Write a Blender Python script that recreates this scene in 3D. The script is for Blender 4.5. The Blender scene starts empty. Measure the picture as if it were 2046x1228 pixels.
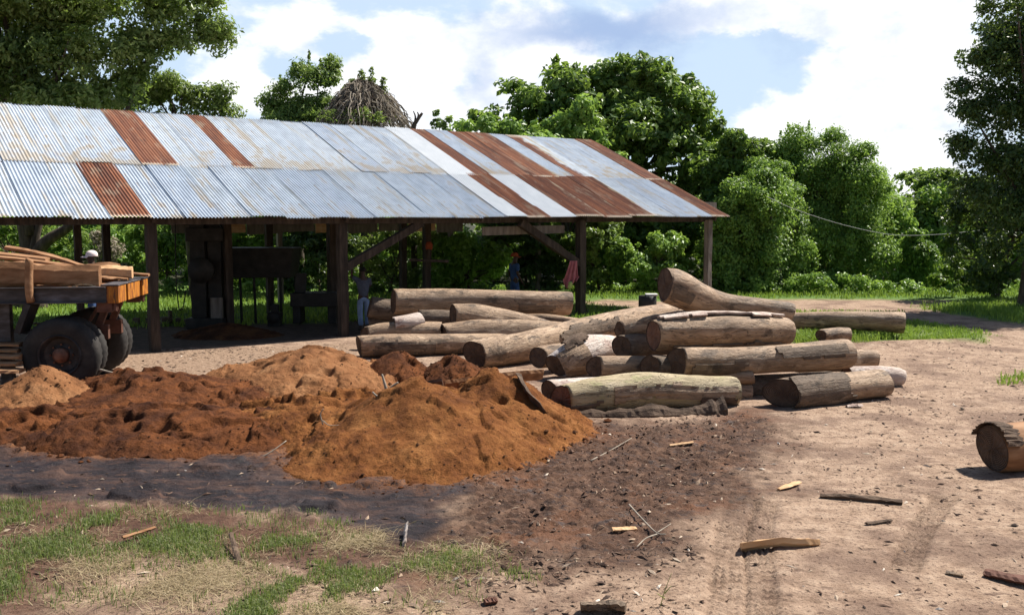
import bpy, math, random
import numpy as np
rng = np.random.default_rng(7)
random.seed(7)
R = math.radians
scene = bpy.context.scene
C = scene.collection

# ------------------------------------------------------------------ camera geometry (used to lay the place out in metres)
F = 1888.0; CAMH = 3.0; PITCH = math.atan((614 - 435) / F)
_c, _s = math.cos(PITCH), math.sin(PITCH)
def ray(px, py):
    x = (px - 1023) / F; y = -(py - 614) / F
    d = np.array([x, _c + y * _s, -_s + y * _c]); return d / d[1]
def P(px, py, Y): return np.array([0, 0, CAMH]) + ray(px, py) * Y
def G(px, py, z=0.0):
    d = ray(px, py); return np.array([0, 0, CAMH]) + d * ((z - CAMH) / d[2])

cam = bpy.data.cameras.new('camera'); co = bpy.data.objects.new('camera', cam); C.objects.link(co)
co.location = (0, 0, CAMH); co.rotation_euler = (math.pi / 2 - PITCH, 0, 0)
cam.sensor_width = 36; cam.lens = 36 * F / 2046; cam.clip_end = 3000; cam.clip_start = 0.1
scene.camera = co

# ------------------------------------------------------------------ light
SUN_EL, SUN_AZ = R(53), R(57)
sl = bpy.data.lights.new('sun', 'SUN'); sl.energy = 5.0; sl.angle = R(0.5); sl.color = (1, .95, .86)
so = bpy.data.objects.new('sun', sl); C.objects.link(so)
from mathutils import Vector, Matrix
SD = Vector((math.cos(SUN_EL) * math.sin(SUN_AZ), math.cos(SUN_EL) * math.cos(SUN_AZ), math.sin(SUN_EL)))
so.rotation_euler = SD.to_track_quat('Z', 'Y').to_euler(); so.location = (20, 10, 30)

# ------------------------------------------------------------------ node helpers
class NT:
    def __init__(s, nt): s.nt = nt; s.L = nt.links
    def n(s, typ, **kw):
        nd = s.nt.nodes.new(typ)
        for k, v in kw.items():
            if k.startswith('i_'):
                k = k[2:]
                k = int(k) if k.isdigit() else k
                s.put(nd.inputs[k], v)
            else: setattr(nd, k, v)
        return nd
    def put(s, sock, v):
        if isinstance(v, bpy.types.NodeSocket): s.L.new(v, sock)
        else:
            if sock.type == 'RGBA' and len(v) == 3: v = (*v, 1)
            sock.default_value = v
    def math(s, op, a, b=0.0, clamp=False):
        nd = s.n('ShaderNodeMath', operation=op, use_clamp=clamp); s.put(nd.inputs[0], a); s.put(nd.inputs[1], b); return nd.outputs[0]
    def noise(s, vec, scale, detail=4, rough=.55, dist=0.0):
        nd = s.n('ShaderNodeTexNoise'); s.put(nd.inputs['Vector'], vec); s.put(nd.inputs['Scale'], scale)
        nd.inputs['Detail'].default_value = detail; nd.inputs['Roughness'].default_value = rough; nd.inputs['Distortion'].default_value = dist
        return nd.outputs[0]
    def mapping(s, vec, scale=(1, 1, 1), loc=(0, 0, 0)):
        nd = s.n('ShaderNodeMapping'); s.put(nd.inputs[0], vec); nd.inputs['Scale'].default_value = scale; nd.inputs['Location'].default_value = loc
        return nd.outputs[0]
    def ramp(s, f, stops, interp='LINEAR'):
        nd = s.n('ShaderNodeValToRGB'); s.put(nd.inputs[0], f); cr = nd.color_ramp; cr.interpolation = interp
        while len(cr.elements) < len(stops): cr.elements.new(.5)
        for e, (p, c) in zip(cr.elements, stops):
            e.position = p; e.color = (*c, 1) if not isinstance(c, (int, float)) else (c, c, c, 1)
        return nd.outputs[0]
    def mix(s, f, a, b, mode='MIX'):
        nd = s.n('ShaderNodeMix', data_type='RGBA', blend_type=mode)
        s.put(nd.inputs[0], f); s.put(nd.inputs[6], a); s.put(nd.inputs[7], b); return nd.outputs[2]
    def smooth(s, v, lo, hi):
        nd = s.n('ShaderNodeMapRange', interpolation_type='SMOOTHSTEP'); s.put(nd.inputs[0], v)
        nd.inputs[1].default_value = lo; nd.inputs[2].default_value = hi; return nd.outputs[0]
    def attr(s, name):
        return s.n('ShaderNodeAttribute', attribute_name=name)
    def bump(s, h, strength, dist=.02, normal=None):
        nd = s.n('ShaderNodeBump'); s.put(nd.inputs['Height'], h); nd.inputs['Strength'].default_value = strength; nd.inputs['Distance'].default_value = dist
        if normal is not None: s.put(nd.inputs['Normal'], normal)
        return nd.outputs[0]

def new_mat(name):
    m = bpy.data.materials.new(name); m.use_nodes = True; m.node_tree.nodes.clear()
    return m, NT(m.node_tree)
def out(t, shader):
    o = t.n('ShaderNodeOutputMaterial'); t.L.new(shader, o.inputs[0])
def principled(t, col, rough=.8, normal=None, metal=0.0, spec=.3):
    b = t.n('ShaderNodeBsdfPrincipled'); t.put(b.inputs['Base Color'], col); t.put(b.inputs['Roughness'], rough)
    t.put(b.inputs['Metallic'], metal); t.put(b.inputs['Specular IOR Level'], spec)
    if normal is not None: t.put(b.inputs['Normal'], normal)
    return b.outputs[0]

def mottled(name, stops, scale=3., stretch=(1, 1, 1), rough=.85, bump=.5, bscale=None, bdist=.02, detail=6, metal=0., spec=.25, spots=None):
    m, t = new_mat(name)
    tc = t.n('ShaderNodeTexCoord').outputs['Object']
    v = t.mapping(tc, stretch)
    f = t.noise(v, scale, detail, .6)
    col = t.ramp(f, stops)
    if spots:                                    # (colour, scale, lo, hi)
        for sc_, ss, lo, hi in spots:
            g = t.noise(t.mapping(v, (1, 1, 1), (13, 7, 3)), ss, 5, .6)
            col = t.mix(t.smooth(g, lo, hi), col, sc_)
    nrm = t.bump(t.noise(v, bscale or scale * 3, 6, .65), bump, bdist) if bump else None
    out(t, principled(t, col, rough, nrm, metal, spec))
    return m

M = {}
def wood_mat(name, stops, stain, warm, crack=.5, rough=.62, ang=0.):
    """weathered log skin: long fibres, drying cracks, dark damp stains and worn pale patches"""
    m, t = new_mat(name)
    tc = t.n('ShaderNodeTexCoord').outputs['Object']; rnd = t.n('ShaderNodeObjectInfo').outputs['Random']
    ofs = t.n('ShaderNodeCombineXYZ'); t.put(ofs.inputs[0], t.math('MULTIPLY', rnd, 53.0)); t.put(ofs.inputs[1], t.math('MULTIPLY', rnd, 17.0))
    ad = t.n('ShaderNodeVectorMath', operation='ADD'); t.put(ad.inputs[0], tc); t.put(ad.inputs[1], ofs.outputs[0]); v = ad.outputs[0]
    wv = t.n('ShaderNodeTexNoise'); t.put(wv.inputs['Vector'], v); wv.inputs['Scale'].default_value = 2.0; wv.inputs['Detail'].default_value = 3
    wsb = t.n('ShaderNodeVectorMath', operation='SCALE'); t.put(wsb.inputs[0], wv.outputs['Color']); wsb.inputs['Scale'].default_value = .22
    vw = t.n('ShaderNodeVectorMath', operation='ADD'); t.put(vw.inputs[0], v); t.put(vw.inputs[1], wsb.outputs[0]); vw = vw.outputs[0]
    fib = t.noise(t.mapping(vw, (.5, 7, 7)), 3.0, 6, .65); blot = t.noise(t.mapping(v, (.8, 1.6, 1.6)), 2.0, 6, .62); fine = t.noise(t.mapping(v, (2, 6, 6)), 9, 5, .7)
    f = t.math('ADD', t.math('MULTIPLY', blot, .62), t.math('MULTIPLY', fib, .38))
    col = t.ramp(f, stops)
    col = t.mix(t.math('MULTIPLY', t.smooth(t.noise(t.mapping(v, (1, 1.7, 1.7), (3, 1, 8)), 1.7, 7, .66), .54, .63), .75), col, stain)
    col = t.mix(t.math('MULTIPLY', t.smooth(t.noise(t.mapping(v, (1, 2.6, 2.6), (9, 4, 2)), 2.4, 6, .65), .56, .64), .7), col, warm)
    col = t.mix(t.math('MULTIPLY', t.smooth(fine, .60, .70), .45), col, stain)
    cr = t.noise(t.mapping(vw, (.32, 8, 8), (2, 5, 1)), 2.2, 3, .5)
    crk = t.math('SUBTRACT', 1.0, t.smooth(t.math('ABSOLUTE', t.math('SUBTRACT', cr, .5)), .0, .016))
    crk = t.math('MULTIPLY', crk, t.smooth(blot, .44, .54))
    col = t.mix(t.math('MULTIPLY', crk, crack), col, (.035, .022, .015))
    ridge = t.math('SUBTRACT', 1.0, t.smooth(t.noise(t.mapping(v, (9, .7, .7)), 1.0, 3, .5), .60, .64))
    h = t.math('ADD', t.math('SUBTRACT', t.math('MULTIPLY', fib, .8), t.math('MULTIPLY', crk, crack)), t.math('MULTIPLY', fine, .6))
    out(t, principled(t, col, t.math('ADD', rough - .12, t.math('MULTIPLY', fine, .35)), t.bump(h, .8, .03, t.bump(blot, .5, .06)), 0, .32)); return m
M['wood'] = wood_mat('weathered_log_wood', [(.32, (0.094, 0.058, 0.036)), (.43, (0.226, 0.147, 0.090)), (.53, (0.365, 0.243, 0.154)), (.66, (0.475, 0.336, 0.220))], (0.066, 0.044, 0.030), (0.519, 0.374, 0.256), .8, .58)
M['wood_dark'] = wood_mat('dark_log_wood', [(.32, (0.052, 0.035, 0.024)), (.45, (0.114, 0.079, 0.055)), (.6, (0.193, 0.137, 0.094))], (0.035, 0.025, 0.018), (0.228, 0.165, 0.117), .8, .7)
M['wood_pale'] = wood_mat('pale_log_wood', [(.32, (0.170, 0.127, 0.069)), (.43, (0.330, 0.261, 0.150)), (.54, (0.447, 0.358, 0.218)), (.68, (0.554, 0.459, 0.309))], (0.139, 0.101, 0.053), (0.384, 0.352, 0.170), 1.0, .6)
M['wood_bright'] = wood_mat('stripped_wood', [(.32, (0.289, 0.199, 0.155)), (.45, (0.495, 0.386, 0.321)), (.6, (0.618, 0.527, 0.464))], (0.226, 0.128, 0.100), (0.679, 0.601, 0.553), .8, .5)
M['bark'] = mottled('rough_bark', [(.3, (0.038, 0.025, 0.017)), (.5, (0.098, 0.064, 0.044)), (.7, (0.180, 0.124, 0.086))], 4, (.6, 2, 2), .9, .9, 14, .03)
M['trunk'] = mottled('tree_bark', [(.3, (.03, .024, .018)), (.5, (.075, .058, .043)), (.7, (.14, .11, .085))], 3, (2, 2, .5), .9, .8, 10, .03)
M['drywood'] = mottled('grey_driftwood', [(.3, (.17, .14, .11)), (.6, (.34, .29, .23))], 6, (1, 1, 1), .8, .4)
M['post'] = mottled('old_timber_post', [(.3, (0.021, 0.016, 0.012)), (.5, (0.045, 0.033, 0.025)), (.7, (0.084, 0.063, 0.048))], 3, (3, 3, .5), .85, .6, 9, .02)
M['post_grey'] = mottled('grey_timber_post', [(.3, (.10, .085, .07)), (.6, (.21, .18, .155))], 3, (3, 3, .5), .85, .5, 9, .02)
M['slab'] = mottled('sawn_slab_wood', [(.25, (0.088, 0.041, 0.017)), (.45, (0.226, 0.109, 0.050)), (.6, (0.339, 0.184, 0.095)), (.8, (0.420, 0.252, 0.143))], 2.5, (.5, 2, 2), .8, .5, 9, .02)
M['plank'] = mottled('fresh_plank', [(.3, (.42, .22, .10)), (.55, (.58, .36, .19)), (.8, (.66, .47, .29))], 3, (.5, 3, 3), .75, .3, 9, .01)
M['rubber'] = mottled('tyre_rubber', [(.3, (.018, .016, .015)), (.6, (.04, .036, .033)), (.8, (.075, .064, .055))], 4, rough=.85, bump=.3)
M['steel'] = mottled('dirty_dark_steel', [(.3, (.02, .018, .017)), (.55, (.05, .045, .045)), (.75, (.10, .085, .08))], 4, rough=.6, bump=.3, metal=.3)
M['rail'] = mottled('worn_painted_rail', [(.3, (.03, .025, .024)), (.5, (.075, .065, .065)), (.7, (.17, .16, .18))], 3, (.5, 2, 2), .55, .3, metal=.2)
M['orange'] = mottled('orange_weathered_paint', [(.3, (.16, .05, .02)), (.48, (.38, .13, .02)), (.65, (.58, .24, .03))], 6, (3, 3, .6), .6, .3, spots=[((.10, .04, .022), 5, .52, .62)])
M['rustiron'] = mottled('rusted_iron', [(.3, (.07, .03, .02)), (.5, (.15, .065, .04)), (.7, (.24, .12, .08))], 5, rough=.85, bump=.4)
M['redbrown'] = mottled('red_brown_bracket', [(.3, (0.072, 0.030, 0.018)), (.6, (0.144, 0.066, 0.045))], 5, rough=.8, bump=.3)
M['machine'] = mottled('greasy_machine_iron', [(.3, (.012, .011, .010)), (.6, (.03, .027, .024)), (.8, (.06, .05, .045))], 4, rough=.6, bump=.3)
M['skin'] = mottled('dark_skin', [(.3, (.05, .026, .016)), (.7, (.085, .046, .030))], 8, rough=.5, bump=.05)
M['hair'] = mottled('black_hair', [(.3, (.008, .007, .006)), (.7, (.018, .016, .015))], 30, rough=.8, bump=.4)
M['white_cloth'] = mottled('white_cloth', [(.3, (.68, .62, .6)), (.7, (.8, .77, .75))], 6, rough=.9, bump=.2)
M['cap'] = mottled('white_pink_cap', [(.3, (.78, .62, .60)), (.7, (.84, .76, .74))], 6, rough=.8, bump=.1)
M['blue_cloth'] = mottled('blue_overall_cloth', [(.3, (.03, .065, .16)), (.7, (.06, .115, .25))], 6, rough=.9, bump=.3)
M['pale_blue'] = mottled('pale_blue_trouser_cloth', [(.3, (.17, .24, .36)), (.7, (.30, .38, .52))], 5, rough=.9, bump=.3)
M['grey_shirt'] = mottled('dark_slate_shirt', [(.3, (.05, .055, .075)), (.7, (.10, .11, .14))], 5, rough=.9, bump=.3)
M['pink'] = mottled('faded_pink_cloth', [(.3, (0.293, 0.078, 0.098)), (.7, (0.429, 0.163, 0.176))], 6, rough=.9, bump=.3)
M['red_cap'] = mottled('dull_orange_red_cloth', [(.3, (0.210, 0.042, 0.018)), (.7, (0.330, 0.078, 0.030))], 6, rough=.9, bump=.2)
M['brown_shoe'] = mottled('dusty_shoe', [(.3, (.05, .035, .03)), (.7, (.10, .075, .06))], 6, rough=.8, bump=.2)
M['white_eye'] = mottled('eye_white', [(.3, (.6, .58, .55)), (.7, (.7, .68, .65))], 6, rough=.4, bump=0)
M['wire'] = mottled('pale_cable', [(.3, (.42, .42, .42)), (.7, (.55, .55, .55))], 6, rough=.6, bump=0)
M['stone_pale'] = mottled('pale_painted_wood', [(.3, (.5, .48, .44)), (.7, (.7, .68, .64))], 6, rough=.8, bump=.2)
M['offgreen'] = mottled('faded_yellow_green_cloth', [(.3, (.25, .28, .08)), (.7, (.4, .42, .15))], 6, rough=.9, bump=.2)

def end_grain(name, c1, c2):
    m, t = new_mat(name)
    tc = t.n('ShaderNodeTexCoord').outputs['Object']
    uv = t.n('ShaderNodeUVMap').outputs[0]
    ln = t.n('ShaderNodeVectorMath', operation='LENGTH'); t.put(ln.inputs[0], uv)
    nz = t.noise(tc, 5, 5)
    r = t.math('ADD', t.math('MULTIPLY', ln.outputs['Value'], 26), t.math('MULTIPLY', nz, 5))
    w = t.math('SINE', t.math('MULTIPLY', r, 3.0))
    f = t.math('ADD', t.math('MULTIPLY', w, .22), nz)
    col = t.ramp(f, [(.3, c1), (.75, c2)])
    rim = t.smooth(ln.outputs['Value'], .86, .95)
    col = t.mix(rim, col, (.05, .03, .02))
    out(t, principled(t, col, .85, t.bump(f, .5, .02)))
    return m
M['cut'] = end_grain('log_end_grain', (0.049, 0.028, 0.018), (0.133, 0.084, 0.056))
M['cut_red'] = end_grain('reddish_log_end_grain', (.10, .045, .028), (.24, .13, .085))

# ------------------------------------------------------------------ mesh helpers
def np_mesh(name, V, faces, smooth=True, attrs=None, uv=None):
    """faces: list of int arrays (n,3) / (n,4)"""
    me = bpy.data.meshes.new(name)
    V = np.asarray(V, np.float32); me.vertices.add(len(V)); me.vertices.foreach_set('co', V.ravel())
    faces = [np.asarray(f, np.int32) for f in faces if len(f)]
    loops = np.concatenate([f.ravel() for f in faces]); tot = np.concatenate([np.full(len(f), f.shape[1], np.int32) for f in faces])
    st = np.concatenate([[0], np.cumsum(tot)[:-1]]).astype(np.int32)
    me.loops.add(len(loops)); me.loops.foreach_set('vertex_index', loops)
    me.polygons.add(len(tot)); me.polygons.foreach_set('loop_start', st)
    me.update(calc_edges=True)
    me.polygons.foreach_set('use_smooth', np.full(len(tot), bool(smooth)))
    for k, a in (attrs or {}).items():
        a = np.asarray(a, np.float32)
        if a.ndim == 1: at = me.attributes.new(k, 'FLOAT', 'POINT'); at.data.foreach_set('value', a)
        else: at = me.attributes.new(k, 'FLOAT_COLOR', 'POINT'); at.data.foreach_set('color', np.c_[a, np.ones(len(a), np.float32)].astype(np.float32).ravel() if a.shape[1] == 3 else a.ravel())
    if uv is not None:
        ul = me.uv_layers.new(name='UVMap'); ul.data.foreach_set('uv', np.asarray(uv, np.float32)[loops].ravel())
    me.validate()
    return me

def link(name, me, mat=None, parent=None, loc=None):
    o = bpy.data.objects.new(name, me); C.objects.link(o)
    if mat is not None and me is not None: me.materials.append(mat)
    if parent is not None: o.parent = parent
    if loc is not None: o.location = loc
    return o
def tag(o, label=None, cat=None, group=None, kind=None):
    if label: o['label'] = label
    if cat: o['category'] = cat
    if group: o['group'] = group
    if kind: o['kind'] = kind
    return o
def empty(name, loc, label, cat, group=None, rz=0):
    o = bpy.data.objects.new(name, None); C.objects.link(o); o.location = loc; o.rotation_euler = (0, 0, rz); o.empty_display_size = .3
    return tag(o, label, cat, group)

class MB:
    """collects vertices and faces of one mesh"""
    def __init__(s): s.V = []; s.Q = []; s.T = []; s.n = 0
    def add(s, V, Q=(), T=()):
        V = np.asarray(V, float); s.V.append(V)
        if len(Q): s.Q.append(np.asarray(Q, int) + s.n)
        if len(T): s.T.append(np.asarray(T, int) + s.n)
        s.n += len(V)
    def build(s, name, mat, parent=None, smooth=False, bevel=0):
        fs = []
        if s.Q: fs.append(np.concatenate(s.Q))
        if s.T: fs.append(np.concatenate(s.T))
        me = np_mesh(name, np.concatenate(s.V), fs, smooth)
        o = link(name, me, mat, parent)
        if bevel:
            b = o.modifiers.new('bevel', 'BEVEL'); b.width = bevel; b.segments = 2; b.limit_method = 'ANGLE'
        return o
    def box(s, c, size, rot=None):
        h = np.array(size) / 2
        V = np.array([[x, y, z] for x in (-1, 1) for y in (-1, 1) for z in (-1, 1)]) * h
        if rot is not None: V = V @ np.array(rot).T
        s.add(V + np.array(c), [[0, 1, 3, 2], [4, 6, 7, 5], [0, 4, 5, 1], [2, 3, 7, 6], [0, 2, 6, 4], [1, 5, 7, 3]])
    def beam(s, a, b, w, h, up=(0, 0, 1), jitter=0.0, seed=0):
        a = np.array(a, float); b = np.array(b, float); d = b - a; L = np.linalg.norm(d); d /= L
        up = np.array(up, float); x = np.cross(d, up)
        if np.linalg.norm(x) < 1e-3: x = np.cross(d, (1, 0, 0))
        x /= np.linalg.norm(x); y = np.cross(x, d)
        rr = np.random.default_rng(seed)
        n = max(2, int(L / .35) + 1) if jitter else 2
        V = []
        for i in range(n):
            c = a + d * L * i / (n - 1)
            for sx, sy in ((-1, -1), (1, -1), (1, 1), (-1, 1)):
                j = rr.normal(0, jitter, 2) if jitter else (0, 0)
                V.append(c + x * (sx * w / 2 + j[0]) + y * (sy * h / 2 + j[1]))
        Q = [[0, 1, 2, 3], [4 * n - 1, 4 * n - 2, 4 * n - 3, 4 * n - 4]]
        for i in range(n - 1):
            for k in range(4):
                k2 = (k + 1) % 4; Q.append([4 * i + k, 4 * i + 4 + k, 4 * i + 4 + k2, 4 * i + k2])
        s.add(V, Q)
    def tube(s, pts, rad, seg=8, cap=True):
        V, Q, T = tube(pts, rad, seg, cap); s.add(V, Q, T)

def frames(pts):
    pts = np.asarray(pts, float); d = np.gradient(pts, axis=0); d /= np.linalg.norm(d, axis=1)[:, None] + 1e-9
    up = np.array([0, 0, 1.]) if abs(d[0][2]) < .9 else np.array([0, 1., 0])
    X = []; 
    for k in range(len(pts)):
        x = np.cross(d[k], up); 
        if np.linalg.norm(x) < .1: x = X[-1] if X else np.cross(d[k], (1, 0, 0))
        x /= np.linalg.norm(x); X.append(x)
    X = np.array(X); Yv = np.cross(X, d)
    return d, X, Yv
def tube(pts, rad, seg=8, cap=True):
    pts = np.asarray(pts, float); rad = np.broadcast_to(np.asarray(rad, float), (len(pts),)); n = len(pts)
    d, X, Yv = frames(pts); a = np.arange(seg) * 2 * math.pi / seg
    V = (pts[:, None] + rad[:, None, None] * (np.cos(a)[None, :, None] * X[:, None] + np.sin(a)[None, :, None] * Yv[:, None])).reshape(-1, 3)
    Q = [[i * seg + k, i * seg + (k + 1) % seg, (i + 1) * seg + (k + 1) % seg, (i + 1) * seg + k] for i in range(n - 1) for k in range(seg)]
    T = []
    if cap:
        V = np.r_[V, pts[:1], pts[-1:]]
        T = [[n * seg, (k + 1) % seg, k] for k in range(seg)] + [[n * seg + 1, (n - 1) * seg + k, (n - 1) * seg + (k + 1) % seg] for k in range(seg)]
    return V, Q, T
def spline(pts, n):
    """Catmull-Rom resample of rows"""
    p = np.asarray(pts, float)
    if len(p) == 2: return p[0] + (p[1] - p[0]) * np.linspace(0, 1, n)[:, None]
    q = np.r_[[2 * p[0] - p[1]], p, [2 * p[-1] - p[-2]]]
    t = np.linspace(0, len(p) - 1 - 1e-6, n); i = t.astype(int); f = (t - i)[:, None]
    a, b, c_, d = q[i], q[i + 1], q[i + 2], q[i + 3]
    return .5 * (2 * b + (c_ - a) * f + (2 * a - 5 * b + 4 * c_ - d) * f ** 2 + (3 * b - a - 3 * c_ + d) * f ** 3)

# value noise
def _hash(i, j, k, seed):
    h = (i * 374761393 + j * 668265263 + k * 2147483647 + seed * 1274126177) & 0xffffffff
    h = ((h ^ (h >> 13)) * 1274126177) & 0xffffffff
    h = h ^ (h >> 16)
    return (h & 0xffff) / 65535.0
def vnoise(p, seed=0):
    p = np.asarray(p, float); i = np.floor(p).astype(np.int64); f = p - i; f = f * f * (3 - 2 * f)
    r = 0
    for a in (0, 1):
        for b in (0, 1):
            for c_ in (0, 1):
                w = (f[:, 0] if a else 1 - f[:, 0]) * (f[:, 1] if b else 1 - f[:, 1]) * (f[:, 2] if c_ else 1 - f[:, 2])
                r = r + w * _hash(i[:, 0] + a, i[:, 1] + b, i[:, 2] + c_, seed)
    return r * 2 - 1
def fbm(p, octv=4, seed=0, gain=.5):
    p = np.asarray(p, float); r = 0; a = 1; tot = 0
    for o in range(octv):
        r = r + a * vnoise(p * (2.03 ** o) + o * 17.3, seed + o); tot += a; a *= gain
    return r / tot
def fbm2(x, y, sc, octv=4, seed=0, gain=.5):
    return fbm(np.c_[x * sc, y * sc, np.full(len(x), .37)], octv, seed, gain)
def sstep(v, a, b):
    t = np.clip((v - a) / (b - a), 0, 1); return t * t * (3 - 2 * t)
def poly_sd(x, y, poly):
    """signed distance, negative inside"""
    poly = np.asarray(poly, float); d = np.full(len(x), 1e9); ins = np.zeros(len(x), bool)
    for k in range(len(poly)):
        a = poly[k]; b = poly[(k + 1) % len(poly)]; e = b - a
        wx = x - a[0]; wy = y - a[1]; t = np.clip((wx * e[0] + wy * e[1]) / (e @ e + 1e-12), 0, 1)
        d = np.minimum(d, np.hypot(wx - t * e[0], wy - t * e[1]))
        c1 = (a[1] > y) != (b[1] > y)
        with np.errstate(divide='ignore', invalid='ignore'):
            xi = a[0] + (y - a[1]) * e[0] / (e[1] if abs(e[1]) > 1e-12 else 1e-12)
        ins ^= c1 & (x < xi)
    return np.where(ins, -d, d)
def gpoly(*px): return [G(a, b)[:2] for a, b in px]
def seg_d(x, y, a, b):
    e = b - a; L = np.linalg.norm(e); e = e / L
    s_ = (x - a[0]) * e[0] + (y - a[1]) * e[1]; n_ = -(x - a[0]) * e[1] + (y - a[1]) * e[0]
    return s_, n_, L

exec_parts = True
# ------------------------------------------------------------------ world: daylight sky, clouds kept low and ahead to hold down the fill light
w = bpy.data.worlds.new('World'); scene.world = w; w.use_nodes = True; w.node_tree.nodes.clear()
t = NT(w.node_tree)
sky = t.n('ShaderNodeTexSky', sky_type='NISHITA'); sky.sun_disc = False; sky.sun_elevation = SUN_EL; sky.sun_rotation = SUN_AZ
sky.air_density = 1.0; sky.dust_density = .6; sky.ozone_density = 1.5
dirv = t.n('ShaderNodeTexCoord').outputs['Generated']
sep = t.n('ShaderNodeSeparateXYZ'); t.put(sep.inputs[0], dirv)
dz = sep.outputs[2]
def blob(px, py, wx, wz, lo=.25, hi=1.25, wob=None):
    """soft patch of sky round the direction seen at px,py (radians wide / high)"""
    d = ray(px, py); d = d / np.linalg.norm(d)
    sub = t.n('ShaderNodeVectorMath', operation='SUBTRACT'); t.put(sub.inputs[0], wob); sub.inputs[1].default_value = tuple(d)
    sc = t.n('ShaderNodeVectorMath', operation='MULTIPLY'); t.put(sc.inputs[0], sub.outputs[0]); sc.inputs[1].default_value = (1 / wx, 1 / wx, 1 / wz)
    ln = t.n('ShaderNodeVectorMath', operation='LENGTH'); t.put(ln.inputs[0], sc.outputs[0])
    return t.math('SUBTRACT', 1.0, t.smooth(ln.outputs['Value'], lo, hi))
nn = t.n('ShaderNodeTexNoise'); t.put(nn.inputs['Vector'], t.mapping(dirv, (1, 1, 1.6))); nn.inputs['Scale'].default_value = 9; nn.inputs['Detail'].default_value = 7; nn.inputs['Roughness'].default_value = .6
wv = t.n('ShaderNodeVectorMath', operation='SUBTRACT'); t.put(wv.inputs[0], nn.outputs['Color']); wv.inputs[1].default_value = (.5, .5, .5)
ws = t.n('ShaderNodeVectorMath', operation='SCALE'); t.put(ws.inputs[0], wv.outputs[0]); ws.inputs['Scale'].default_value = .11
wa = t.n('ShaderNodeVectorMath', operation='ADD'); t.put(wa.inputs[0], dirv); t.put(wa.inputs[1], ws.outputs[0]); wob = wa.outputs[0]
base = t.noise(t.mapping(dirv, (1, 1, 2.4), (3.1, 1.7, .4)), 5.5, 8, .58, .3)
fine = t.noise(t.mapping(dirv, (1, 1, 1.5), (1.1, 4.7, 2.4)), 22, 6, .6)
cov = t.math('ADD', base, t.math('MULTIPLY', t.math('SUBTRACT', fine, .5), .22))
def addc(cov, blobs, k):
    for b in blobs:
        cov = t.math('ADD', cov, t.math('MULTIPLY', blob(*b, wob=wob), k))
    return cov
cov = addc(cov, [(800, 130, .075, .055), (1680, 260, .12, .085), (1060, 150, .10, .045), (600, 60, .05, .04), (1650, 60, .14, .03), (940, 230, .05, .03), (1500, 30, .10, .03), (1840, 120, .05, .05), (480, 170, .05, .05)], .20)
cov = addc(cov, [(670, 90, .045, .018), (560, 130, .03, .03), (930, 190, .035, .05), (1440, 200, .05, .04), (1590, 110, .05, .03)], -.20)
cmask = t.smooth(cov, .45, .63)
lowband = t.math('SUBTRACT', 1.0, t.smooth(dz, .30, .55))          # clouds thin out overhead
front = t.smooth(sep.outputs[1], -.1, .45)
cmask = t.math('MULTIPLY', t.math('MULTIPLY', cmask, front), t.math('ADD', .12, t.math('MULTIPLY', lowband, .88)))
dark = blob(1215, 62, .165, .034, .15, 1.2, wob=wob)
dark = t.math('MAXIMUM', dark, t.math('MULTIPLY', blob(955, 165, .032, .05, .1, 1.25, wob=wob), .55))
dark = t.math('MAXIMUM', dark, t.math('MULTIPLY', blob(1610, 80, .06, .022, .3, 1.2, wob=wob), .3))
cl_white = t.ramp(fine, [(.3, (8.5, 9.1, 10.1)), (.55, (11.4, 11.5, 11.6))])
skyc = t.n('ShaderNodeMix', data_type='RGBA', blend_type='MIX'); skyc.inputs[0].default_value = .55
t.put(skyc.inputs[6], sky.outputs[0]); t.put(skyc.inputs[7], (5.6, 7.6, 10.6))
# the open sky between low clouds is pale; overhead it stays the plain clear sky
skyb = t.mix(t.math('MULTIPLY', t.math('MULTIPLY', lowband, front), .9), sky.outputs[0], (6.5, 8.1, 10.1))
colr = t.mix(cmask, skyb, cl_white)
colr = t.mix(t.math('MULTIPLY', dark, .9), colr, (3.9, 5.2, 7.9))
bg = t.n('ShaderNodeBackground'); t.put(bg.inputs[0], colr); bg.inputs[1].default_value = .058
wo = t.n('ShaderNodeOutputWorld'); t.L.new(bg.outputs[0], wo.inputs[0])
scene.view_settings.view_transform = 'Standard'; scene.view_settings.look = 'None'; scene.view_settings.exposure = 0.85; scene.view_settings.gamma = 1.0
scene.cycles.max_bounces = 6; scene.cycles.transparent_max_bounces = 4

# ------------------------------------------------------------------ ground
MUD = gpoly((-700, 860), (0, 860), (150, 880), (300, 880), (600, 890), (680, 950), (860, 962), (905, 950), (950, 972), (900, 1040), (830, 1078), (740, 1052), (560, 1030), (380, 1008), (200, 1003), (0, 992), (-700, 1000))
WET = gpoly((880, 960), (1000, 905), (1120, 862), (1300, 842), (1500, 822), (1570, 850), (1520, 930), (1430, 1010), (1330, 1070), (1200, 1115), (1050, 1150), (900, 1130), (830, 1080))
WET2 = gpoly((1080, 905), (1200, 868), (1300, 850), (1320, 875), (1230, 905), (1120, 930))
WET3 = gpoly((560, 930), (900, 955), (1000, 920), (1020, 985), (880, 1040), (700, 1040), (560, 1000))
RED = gpoly((-700, 985), (0, 990), (400, 1003), (800, 1070), (700, 1110), (640, 1130), (430, 1110), (330, 1090), (150, 1120), (60, 1228), (-700, 1300))
CHIP = gpoly((200, 770), (230, 700), (330, 700), (560, 692), (712, 684), (720, 730), (600, 760), (430, 745))
LAWN = gpoly((-900, 664), (0, 664), (380, 654), (640, 648), (900, 640), (1110, 650), (1270, 640), (1285, 618), (1180, 606), (1120, 598), (1180, 590), (1150, 586), (-900, 586))
LAWN2 = gpoly((1560, 688), (1600, 640), (1650, 630), (1830, 640), (1990, 668), (1960, 684), (1800, 682), (1700, 682))
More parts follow.
